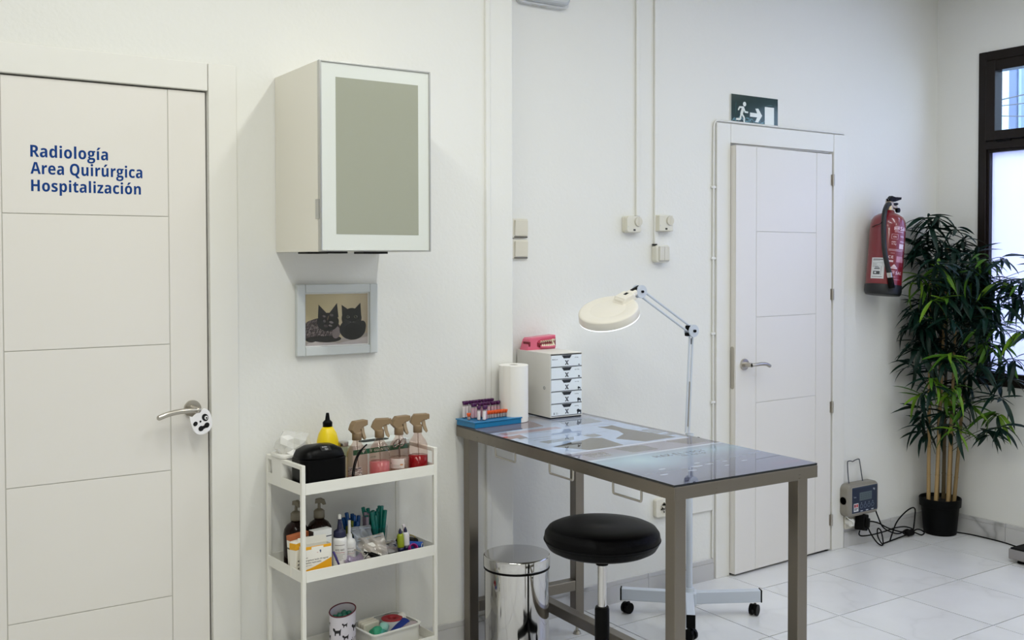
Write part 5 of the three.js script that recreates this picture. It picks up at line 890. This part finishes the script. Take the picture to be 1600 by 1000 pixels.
{ // bottom tray ----------------------------------------------------
  const t = kthing('printed_tin', 'tall oval white tin printed with dog silhouettes, slanted top edge', 'tin', 0.213, Y3 - 0.002, 0.15, 0.25);
  const tex = canvasTex(1024, 512, (c, w, h) => {
    c.fillStyle = '#d9d4dc'; c.fillRect(0, 0, w, h); c.fillStyle = '#17131a';
    const dog = (x, y, s) => { c.save(); c.translate(x, y); c.scale(s, s); c.beginPath(); c.moveTo(-50, -30); c.bezierCurveTo(-66, -40, -66, -66, -44, -64); c.lineTo(-30, -58); c.lineTo(-20, -38); c.lineTo(34, -42); c.lineTo(54, -62); c.lineTo(50, -30); c.lineTo(44, 22); c.lineTo(30, 22); c.lineTo(26, -6); c.lineTo(-12, -4); c.lineTo(-18, 24); c.lineTo(-32, 24); c.lineTo(-34, -14); c.closePath(); c.fill(); c.restore(); };
    for (let i = 0; i < 4; i++) { dog(90 + i * 256, 200, 1.0); dog(190 + i * 256, 120, 0.6); dog(200 + i * 256, 270, 0.7); dog(60 + i * 256, 400, 0.55); }
    c.font = 'italic 60px serif'; for (let i = 0; i < 4; i++) { c.fillText('Lovely', 20 + i * 256, 330); c.fillText('Dog', 120 + i * 256, 385); }
    for (let i = 0; i < 16; i++) { c.beginPath(); c.arc(rnd() * w, 300 + rnd() * 180, 7, 0, 7); c.fill(); }
  });
  const H = 0.158, a = 0.052, b = 0.036, n = 56;
  const wall = new THREE.CylinderGeometry(1, 1, 1, n, 1, true), p = wall.attributes.position;
  for (let i = 0; i < p.count; i++) { const x = p.getX(i), z = p.getZ(i); p.setXYZ(i, x * a, p.getY(i) > 0 ? H + 0.006 * x - 0.008 * z : 0, z * b); } wall.computeVertexNormals();
  mesh('wall', wall, printMat(tex, 0.5, { side: THREE.DoubleSide }), t, true);
  const rim = tube(Array.from({ length: 32 }, (_, i) => { const q = i / 32 * 6.2832, x = Math.cos(q), z = Math.sin(q); return [x * a, H + 0.006 * x - 0.008 * z, z * b]; }), 0.0022, 96, 8, true);
  mesh('rim', rim, M('#5d1424', 0.5), t);
  mesh('contents', lathe([[0.0001, H - 0.03], [0.98, H - 0.03]], 40).scale(a, 1, b), M('#151a18', 0.8), t); mesh('wrapped_sweets', [0, 1, 2, 3, 4].map((k) => new THREE.IcosahedronGeometry(0.011, 1).translate(-0.03 + k * 0.015, H - 0.02 + 0.004 * (k % 2), 0.008 * ((k * 7) % 3 - 1))), M('#1f6a58', 0.3), t);
  mesh('floor_disc', cyl(1, 1, 0.002, 0, 0.001, 0, 40).scale(a, 1, b), M('#cfcad2', 0.5), t);
  const bk = kthing('storage_basket', 'open white plastic basket of bandages on the bottom tray', 'basket', 0.382, Y3 - 0.002, 0.155, 0.05);
  const W = 0.2, D = 0.16, h = 0.075, wl = M('#dcdbd4', 0.45);
  const shp = roundRect(W, D, 0.02), hole = roundRect(W - 0.006, D - 0.006, 0.018); shp.holes.push(new THREE.Path(hole.getPoints(8)));
  mesh('wall', new THREE.ExtrudeGeometry(shp, { depth: h, bevelEnabled: false, curveSegments: 8 }).rotateX(-Math.PI / 2), wl, bk);
  const lip = roundRect(W + 0.012, D + 0.012, 0.024); lip.holes.push(new THREE.Path(hole.getPoints(8)));
  mesh('rim', new THREE.ExtrudeGeometry(lip, { depth: 0.004, bevelEnabled: false, curveSegments: 8 }).rotateX(-Math.PI / 2).translate(0, h - 0.003, 0), wl, bk);
  mesh('floor_panel', slab(W - 0.004, D - 0.004, 0.018, 0.003).rotateX(-Math.PI / 2), wl, bk);
  const rl = kthing('bandage_roll', 'white bandage roll with a red core standing in the basket', 'bandage', 0.425, Y3 - 0.0, 0.13);
  const rt = canvasTex(256, 256, (c, w, h) => { c.fillStyle = '#e3e3df'; c.fillRect(0, 0, w, h); c.fillStyle = '#3f9c92'; c.font = 'bold 56px sans-serif'; c.fillText('Lite', 70, 130); c.fillText('flex', 70, 186); });
  mesh('roll', new THREE.CylinderGeometry(0.039, 0.036, 0.074, 40, 1, true).translate(0, 0.037, 0), printMat(rt, 0.7, { side: THREE.DoubleSide }), rl, true);
  mesh('core', lathe([[0.014, 0.07], [0.038, 0.073], [0.0385, 0.076], [0.03, 0.077], [0.015, 0.075], [0.014, 0.04], [0.0001, 0.04]], 36), M('#a5222c', 0.55), rl);
  const wr = (name, label, A, B, r, col, extra) => { const t = thing(name, label, 'bandage'); const r1 = mesh('roll', [bar(A, B, r, 28)], M(col, 0.75), t); if (extra) extra(t, r1); return t; };
  wr('bandage_roll', 'dark blue bandage roll lying across the front of the basket', K(0.37, Y3 + 0.026, 0.205), K(0.462, Y3 + 0.055, 0.165), 0.0225, '#0b2a7c', (t) => mesh('end_core', bar(K(0.3696, Y3 + 0.0259, 0.2052), K(0.3678, Y3 + 0.0253, 0.2060), 0.010, 16), M('#c6ccd8', 0.6), t));
  wr('bandage_roll', 'pale teal bandage roll leaning at the front of the basket', K(0.318, Y3 + 0.022, 0.212), K(0.37, Y3 + 0.07, 0.17), 0.0165, '#8fc0b4', (t) => mesh('print_band', bar(K(0.339, Y3 + 0.0414, 0.195), K(0.354, Y3 + 0.0553, 0.1829), 0.0168, 24), M('#3c958a', 0.7), t));
  const gz = kthing('cotton_pad', 'folded cream cotton pad upright at the back left of the basket', 'gauze', 0.325, Y3 + 0.002, 0.118, 0.15); for (let k = 0; k < 3; k++) mesh('fold', rb(0.07, 0.088 - k * 0.004, 0.013, 0.006, 0, 0.044, k * 0.0135, 3), M('#d9d3c2', 0.95), gz); 
  const gr = kthing('green_wrap', 'crumpled green wrapper in the left of the basket', 'wrapper', 0.335, Y3 + 0.055, 0.178); { const g = new THREE.IcosahedronGeometry(0.026, 3), q = g.attributes.position; for (let i = 0; i < q.count; i++) { const k = 1 + 0.25 * Math.sin(90 * q.getX(i) + 70 * q.getY(i)) * Math.cos(110 * q.getZ(i)); q.setXYZ(i, q.getX(i) * k * 1.1, q.getY(i) * k * 0.7, q.getZ(i) * k); } g.computeVertexNormals(); mesh('wrapper', g, M('#2f9670', 0.35, { flatShading: true }), gr); mesh('clear_film', new THREE.IcosahedronGeometry(0.02, 2).scale(0.6, 1.2, 0.7).translate(0.02, -0.006, 0.018), thin('#eef4f0', 0.1, { flatShading: true }), gr); }
  const gl = kthing('white_wad', 'soft white cotton wad behind the red cored roll', 'cotton', 0.468, Y3 + 0.05, 0.12); { const g = new THREE.IcosahedronGeometry(0.028, 4), q = g.attributes.position; for (let i = 0; i < q.count; i++) { const k = 1 + 0.12 * Math.sin(120 * q.getX(i) + 50 * q.getZ(i)); q.setXYZ(i, q.getX(i) * k * 0.8, q.getY(i) * k * 1.1, q.getZ(i) * k); } g.computeVertexNormals(); mesh('cotton', g, C.paper, gl); }
  const pf = kthing('plastic_wrap', 'crumpled clear wrap at the front right of the basket', 'wrapper', 0.452, Y3 + 0.055, 0.205); { const g = new THREE.IcosahedronGeometry(0.03, 3), q = g.attributes.position; for (let i = 0; i < q.count; i++) { const k = 1 + 0.3 * Math.sin(100 * q.getX(i)) * Math.cos(80 * q.getZ(i) + 60 * q.getY(i)); q.setXYZ(i, q.getX(i) * k * 1.3, q.getY(i) * k * 0.5, q.getZ(i) * k * 0.8); } g.computeVertexNormals(); mesh('film', g, M('#e4d5d8', 0.1, { transmission: 0.6, thickness: 0, flatShading: true }), pf); }
  const lp = kthing('black_leash', 'black cord coiled in front of the printed tin', 'cord', 0.245, Y3 + 0.002, 0.222);
  mesh('coil', [tube(Array.from({ length: 12 }, (_, i) => { const q = i / 12 * 6.2832; return [0.05 * Math.cos(q), 0.012 + 0.012 * Math.sin(q + 2), 0.03 * Math.sin(q)]; }), 0.0035, 90, 8, true), tube(Array.from({ length: 12 }, (_, i) => { const q = i / 12 * 6.2832; return [0.042 * Math.cos(q), 0.03 + 0.01 * Math.cos(q), 0.026 * Math.sin(q) - 0.004]; }), 0.0035, 90, 8, true)], C.black, lp);
}
// ------------------------------------------------------------------ weighing scale: indicator on the wall, adapter, cables, platform
{
  const t = thing('scale_indicator', 'grey scale indicator with a dark keypad face hung low on the wall', 'indicator', [4.412, 0.252, 0.004]);
  const tex = canvasTex(512, 340, (c, w, h) => {
    c.fillStyle = '#1a2740'; c.fillRect(0, 0, w, h); c.fillStyle = '#2a3a52'; c.fillRect(0, 0, w, 16);
    c.fillStyle = '#56646b'; c.fillRect(150, 76, 250, 110); c.fillStyle = '#3d494f'; for (let i = 0; i < 5; i++) { c.fillRect(170 + i * 44, 100, 28, 6); c.fillRect(170 + i * 44, 128, 28, 6); c.fillRect(170 + i * 44, 156, 28, 6); c.fillRect(194 + i * 44, 100, 6, 60); }
    c.fillStyle = '#c7ced8'; c.font = 'bold 34px sans-serif'; c.fillText('kg', 426, 66); c.font = '24px sans-serif'; c.fillText('Tara', 34, 136);
    c.fillStyle = '#d6d9dc'; c.fillRect(34, 212, 96, 108); c.fillStyle = '#b8202c'; c.fillRect(44, 224, 34, 40); c.fillRect(88, 224, 32, 40); c.fillStyle = '#2c3340'; c.fillRect(50, 232, 20, 20); c.fillRect(46, 276, 70, 10); c.fillRect(46, 294, 54, 8);
    c.strokeStyle = '#8fa0b4'; c.lineWidth = 4; for (let i = 0; i < 4; i++) { c.beginPath(); c.arc(190 + i * 76, 262, 25, 0, 7); c.stroke(); c.fillStyle = '#aab6c4'; c.fillRect(182 + i * 76, 214, 18, 8); } c.fillStyle = '#ccd3da'; for (let i = 0; i < 3; i++) c.fillRect(170 + i * 110, 318, 48, 12);
  });
  mesh('housing', [slab(0.246, 0.168, 0.03, 0.062, 0.010)], M('#8b867c', 0.5), t);
  mesh('front_bezel', slab(0.214, 0.142, 0.012, 0.006, 0.002).translate(0.006, 0.001, 0.058), M('#9a958b', 0.5), t);
  mesh('keypad_face', plane(0.204, 0.132, 0.006, 0.001, 0.0643), printMat(tex, 0.35), t, true);
  mesh('wire_hanger', tube([[-0.075, 0.07, 0.03], [-0.074, 0.12, 0.022], [-0.067, 0.184, 0.012], [-0.06, 0.194, 0.01], [-0.035, 0.193, 0.008], [-0.018, 0.188, 0.006], [0.0, 0.194, 0.008], [0.025, 0.197, 0.01], [0.03, 0.188, 0.012], [0.034, 0.12, 0.022], [0.036, 0.07, 0.03]], 0.0026, 120, 8), M('#3a3f4a', 0.4), t);
  for (const x of [-0.12, 0.12]) mesh('side_knob', cyl(0.02, 0.02, 0.006, 0, 0, 0, 24).rotateZ(Math.PI / 2).translate(x, 0.0, 0.03), M('#77736a', 0.5), t);
}
{
  const s = thing('wall_socket', 'ivory wall socket with a white plug below the scale indicator', 'socket', [4.378, 0.132, 0]);
  mesh('plate', slab(0.1, 0.08, 0.01, 0.016, 0.004), C.ivory, s);
  const p = thing('plug', 'white round plug pushed in beside the black adapter', 'plug', [4.343, 0.135, 0.014]);
  mesh('plug_body', [cyl(0.02, 0.017, 0.034, 0, 0, 0, 24).rotateX(Math.PI / 2).translate(0, 0, 0.018), rb(0.03, 0.03, 0.02, 0.006, 0, -0.006, 0.03)], C.plasticWhite, p);
  mesh('plug_cord', tube([[0, -0.01, 0.04], [-0.012, 0.01, 0.045], [-0.03, 0.028, 0.03], [-0.034, 0.05, 0.006]], 0.003, 30, 8), C.plasticWhite, p);
  const a = thing('power_adapter', 'black power adapter plugged in below the scale indicator', 'adapter', [4.415, 0.126, 0.016], 0.35); a.rotation.z = -0.25;
  mesh('block', [rb(0.07, 0.085, 0.05, 0.006, 0, 0, 0.03), rb(0.045, 0.05, 0.02, 0.006, 0, 0, 0.058)], C.black, a);
  const cable = (label, pts, r = 0.0037) => tag(mesh('black_cable', tube(pts, r, pts.length * 12, 8), C.rubber, scene), label, 'cable');
  cable('black lead running down from the scale indicator into a hanging loop', [[4.455, 0.17, 0.03], [4.456, 0.12, 0.05], [4.462, 0.07, 0.07], [4.485, 0.02, 0.095], [4.51, 0.006, 0.11], [4.525, 0.035, 0.10], [4.528, 0.075, 0.085], [4.51, 0.085, 0.08], [4.497, 0.05, 0.09], [4.512, 0.012, 0.105], [4.56, 0.006, 0.09], [4.66, 0.008, 0.08], [4.78, 0.012, 0.07]]);
  cable('black lead leaving the side of the scale indicator towards the floor tangle', [[4.53, 0.2, 0.04], [4.55, 0.14, 0.05], [4.58, 0.08, 0.06], [4.64, 0.045, 0.07], [4.70, 0.03, 0.075], [4.76, 0.035, 0.07], [4.80, 0.02, 0.075]]);
  cable('black lead looping from under the adapter along the skirting', [[4.39, 0.09, 0.06], [4.385, 0.07, 0.06], [4.41, 0.058, 0.06], [4.5, 0.05, 0.055], [4.62, 0.05, 0.05], [4.7, 0.055, 0.05], [4.78, 0.05, 0.055], [4.83, 0.03, 0.07], [4.80, 0.014, 0.08]]);
  cable('black lead arching high against the skirting towards the plant pot', [[4.46, 0.115, 0.05], [4.5, 0.118, 0.045], [4.56, 0.10, 0.05], [4.63, 0.065, 0.06], [4.72, 0.035, 0.07], [4.8, 0.02, 0.07]]);
  cable('black lead rising from the tangle and bending over to the plant pot', [[4.6, 0.012, 0.09], [4.64, 0.04, 0.075], [4.7, 0.09, 0.06], [4.78, 0.13, 0.055], [4.84, 0.145, 0.055], [4.858, 0.135, 0.06], [4.85, 0.1, 0.065], [4.835, 0.055, 0.07], [4.82, 0.02, 0.075]]);
  cable('black lead coiled in small rings beside the plant pot', [[4.79, 0.008, 0.08], [4.83, 0.03, 0.08], [4.86, 0.03, 0.09], [4.885, 0.012, 0.098], [4.86, 0.004, 0.1], [4.83, 0.015, 0.09], [4.80, 0.03, 0.075], [4.77, 0.04, 0.07], [4.73, 0.03, 0.075], [4.77, 0.008, 0.085]]);
  const tie = tag(mesh('cable_bundle', [rb(0.06, 0.03, 0.03, 0.01, 4.785, 0.022, 0.078, 3)], C.rubber, scene), 'thick black knot where the floor cables are bundled', 'cable');
  cable('black cable lying along the foot of the window wall skirting', [[5.06, 0.004, 0.16], [5.085, 0.004, 0.24], [5.09, 0.004, 0.33], [5.085, 0.0035, 0.44], [5.05, 0.0035, 0.56], [5.0, 0.0035, 0.64]], 0.0035);
}
{
  const t = thing('scale_platform', 'low steel weighing platform with a black top at the right edge', 'scale', [4.785, 0, 0.63], -0.02);
  mesh('frame', [re(0, 0.3, 0.018, 0.068, 0, 0.75, 0.004)], new THREE.MeshPhysicalMaterial({ color: new THREE.Color(0.36, 0.34, 0.33), metalness: 0.9, roughness: 0.5, roughnessMap: brushed }), t);
  mesh('rubber_top', re(0.006, 0.294, 0.066, 0.074, 0.006, 0.744, 0.003), C.rubber, t);
  for (const [x, z] of [[0.04, 0.05], [0.26, 0.05], [0.04, 0.7], [0.26, 0.7]]) mesh('foot', cyl(0.02, 0.024, 0.02, x, 0.01, z, 20), C.black, t);
}
// ------------------------------------------------------------------ potted bamboo in the corner
{
  const B = V(4.992, 0, 0.122), t = thing('potted_bamboo', 'tall artificial bamboo with dark leaves in a black pot in the corner', 'plant', B.toArray());
  const rgt = V(0.832, 0, 0.555), fwd = V(0.555, 0, -0.832);
  mesh('pot', lathe([[0.0001, 0.004], [0.078, 0.0], [0.084, 0.004], [0.097, 0.148], [0.1, 0.15], [0.106, 0.152], [0.1085, 0.193], [0.1065, 0.197], [0.103, 0.195], [0.1, 0.175], [0.0001, 0.173]], 56), M('#070809', 0.5, { specularIntensity: 0.2 }), t);
  mesh('soil', lathe([[0.0001, 0.184], [0.101, 0.178]], 40), M('#17130f', 0.95), t);
  // canes: base offset (s, t) and top offset
  const caneMat = [M('#a98c5e', 0.55), M('#8d754c', 0.55), M('#6b5a3b', 0.6)];
  const canes = [[-0.072, -0.02, -0.085, 1.38, 0], [-0.045, -0.05, -0.005, 1.55, 0], [-0.012, 0.01, -0.01, 1.3, 2], [0.02, -0.05, 0.045, 1.25, 0], [0.045, -0.01, 0.06, 1.2, 1], [0.03, 0.03, 0.03, 1.35, 2], [0.058, -0.04, 0.12, 1.15, 1]];
  const P = (s, y, d) => V(rgt.x * s + fwd.x * d, y, rgt.z * s + fwd.z * d);
  const keep = (p) => { p.x = Math.min(p.x, XR - B.x - 0.045); p.z = Math.max(p.z, 0.03 - B.z); return p; };
  for (const [s, d, s1, h, m] of canes) {
    const g = [], n = Math.round(h / 0.17);
    for (let k = 0; k < n; k++) {
      const f0 = k / n, f1 = (k + 1) / n, a = P(s + (s1 - s) * f0, 0.175 + (h - 0.175) * f0, d - 0.03 * f0), b = P(s + (s1 - s) * f1, 0.175 + (h - 0.175) * f1, d - 0.03 * f1), r = 0.0105 * (1 - 0.45 * f0);
      g.push(bar(keep(a), keep(b), r, 10, r * 0.96)); g.push(new THREE.TorusGeometry(r * 1.0, 0.0018, 5, 14).rotateX(Math.PI / 2).translate(b.x, b.y, b.z));
    }
    const mm = new THREE.Mesh(merge(g), caneMat[m]); mm.castShadow = mm.receiveShadow = true; t.add(mm); const k = t.userData.canes = (t.userData.canes ?? -1) + 1; mm.name = k ? `cane_${String(k).padStart(3, '0')}` : 'cane';
  }
  // leaf blades: a folded, drooping strip
  const blade = (len, w, droop) => {
    const n = 6, pos = [], idx = [];
    for (let i = 0; i <= n; i++) { const f = i / n, ww = w * Math.pow(Math.sin(Math.PI * Math.min(1, 0.06 + f * 0.94)), 0.75) * (f > 0.98 ? 0.02 : 1), x = len * (f - 0.1 * droop * f * f), y = -droop * len * f * f * 0.75; pos.push(x, y + ww * 0.22, -ww / 2, x, y, 0, x, y + ww * 0.22, ww / 2); }
    for (let i = 0; i < n; i++) for (let j = 0; j < 2; j++) { const a = i * 3 + j; idx.push(a, a + 1, a + 4, a, a + 4, a + 3); }
    const g = new THREE.BufferGeometry(); g.setAttribute('position', new THREE.BufferAttribute(new Float32Array(pos), 3)); g.setIndex(idx); g.computeVertexNormals(); return merge(g);
  };
  const blades = [blade(0.15, 0.024, 0.25), blade(0.135, 0.022, 0.55), blade(0.16, 0.025, 0.8), blade(0.12, 0.02, 0.1), blade(0.14, 0.0225, 1.0)];
  const leafMat = ['#08211a', '#0c2a20', '#0a231e', '#456f1c', '#6d9228'].map((c) => M(c, 0.42, { specularIntensity: 0.5, transmission: 0.12, thickness: 0, side: THREE.DoubleSide }));
  // spray centres: (s, y) follow the crown's outline, nearer sprays towards the room
  const rows = [[1.70, -0.075, -0.03], [1.66, -0.095, 0.0], [1.60, -0.13, 0.07], [1.55, -0.15, 0.12], [1.50, -0.17, 0.17], [1.45, -0.18, 0.30], [1.40, -0.18, 0.34], [1.35, -0.18, 0.33], [1.30, -0.19, 0.30], [1.24, -0.19, 0.27], [1.18, -0.19, 0.25], [1.12, -0.19, 0.24], [1.06, -0.18, 0.22], [1.0, -0.18, 0.21], [0.94, -0.17, 0.21], [0.88, -0.16, 0.2], [0.82, -0.16, 0.19], [0.76, -0.16, 0.18], [0.70, -0.14, 0.17], [0.64, -0.14, 0.17], [0.585, -0.13, 0.14]];
  const sprays = [];
  rows.forEach(([y, a, b], r) => { const n = Math.max(2, Math.round((b - a) / (y < 0.95 ? 0.085 : 0.048))); for (let i = 0; i < n; i++) { const s = a + (b - a) * (n > 1 ? i / (n - 1) : 0.5) + rr(-0.02, 0.02); const depth = rr(-0.36, 0.02) * (r < 4 ? 0.35 : 1); sprays.push([s, y + rr(-0.03, 0.03), depth]); } });
  for (const q of [[0.36, 1.44, -0.5], [0.40, 1.41, -0.52], [0.33, 1.38, -0.46], [0.37, 1.34, -0.5], [0.30, 1.46, -0.45], [0.34, 1.24, -0.45], [0.30, 1.12, -0.42]]) sprays.push(q);
  const probe = V(0, 0, 0), clear = (v, mx) => { const p = blades[v].attributes.position; for (let i = 0; i < p.count; i++) { probe.fromBufferAttribute(p, i).applyMatrix4(mx); if (probe.x > XR - B.x - 0.035 || probe.z < 0.012 - B.z || (probe.y > 1.27 && probe.x < 4.64 - B.x)) return false; } return true; };
  const leaves = [], twigs = [];
  for (const [s, y, d] of sprays) {
    const c = keep(P(s, y, d)); if (c.x > XR - B.x - 0.05) c.x -= 0.04; if (c.z < 0.06 - B.z) c.z += 0.03;
    const root = keep(P(s * 0.25, y - 0.10 - Math.abs(s) * 0.3, d * 0.15));
    twigs.push(tube([root, root.clone().lerp(c, 0.55).add(V(0, 0.02, 0)), c], 0.0017, 10, 5));
    const out = c.clone().setY(0), lean = Math.atan2(out.z, out.x), light = rnd() < 0.24 && d < -0.08, n = 8 + Math.floor(rnd() * 4);
    for (let k = 0; k < n; k++) {
      const m = new THREE.Object3D(); m.position.copy(c).add(V(rr(-0.012, 0.012), rr(-0.02, 0.012), rr(-0.012, 0.012)));
      m.rotation.order = 'YXZ'; m.rotation.set(rr(-0.5, 0.5), -lean + (k / n - 0.5) * 5.6 + rr(-0.35, 0.35), rr(-0.75, 0.55)); m.scale.setScalar(rr(0.72, 1.1)); m.updateMatrix();
      const v = Math.floor(rnd() * 5);
      for (let tries = 0; tries < 10 && !clear(v, m.matrix); tries++) { m.rotation.y += rr(0.4, 1.2); if (tries > 5) m.scale.multiplyScalar(0.85); m.updateMatrix(); }
      if (!clear(v, m.matrix)) continue;
      const mat = light && rnd() < 0.75 ? (rnd() < 0.5 ? 3 : 4) : (rnd() < 0.05 ? 3 : Math.floor(rnd() * 3));
      leaves.push({ m, v, mat, near: c.dot(fwd) + (mat > 2 ? -0.2 : 0) });
    }
  }
  leaves.sort((a, b) => a.near - b.near);
  leaves.slice(0, 300).forEach((l, i) => { const o = new THREE.Mesh(blades[l.v], leafMat[l.mat]); o.name = i ? `leaf_${String(i).padStart(3, '0')}` : 'leaf'; o.position.copy(l.m.position); o.rotation.copy(l.m.rotation); o.scale.copy(l.m.scale); o.castShadow = o.receiveShadow = true; t.add(o); });
  const inner = mesh('inner_leaves', leaves.slice(300).map((l) => blades[l.v].clone().applyMatrix4(l.m.matrix)), leafMat[1], t); inner.userData.kind = 'stuff';
  const tw = mesh('twigs', twigs, M('#2f3a22', 0.6), t); tw.userData.kind = 'stuff';
}
scene.traverse((o) => { delete o.userData.count; delete o.userData.tiles; delete o.userData.canes; });
renderer.render(scene, camera);
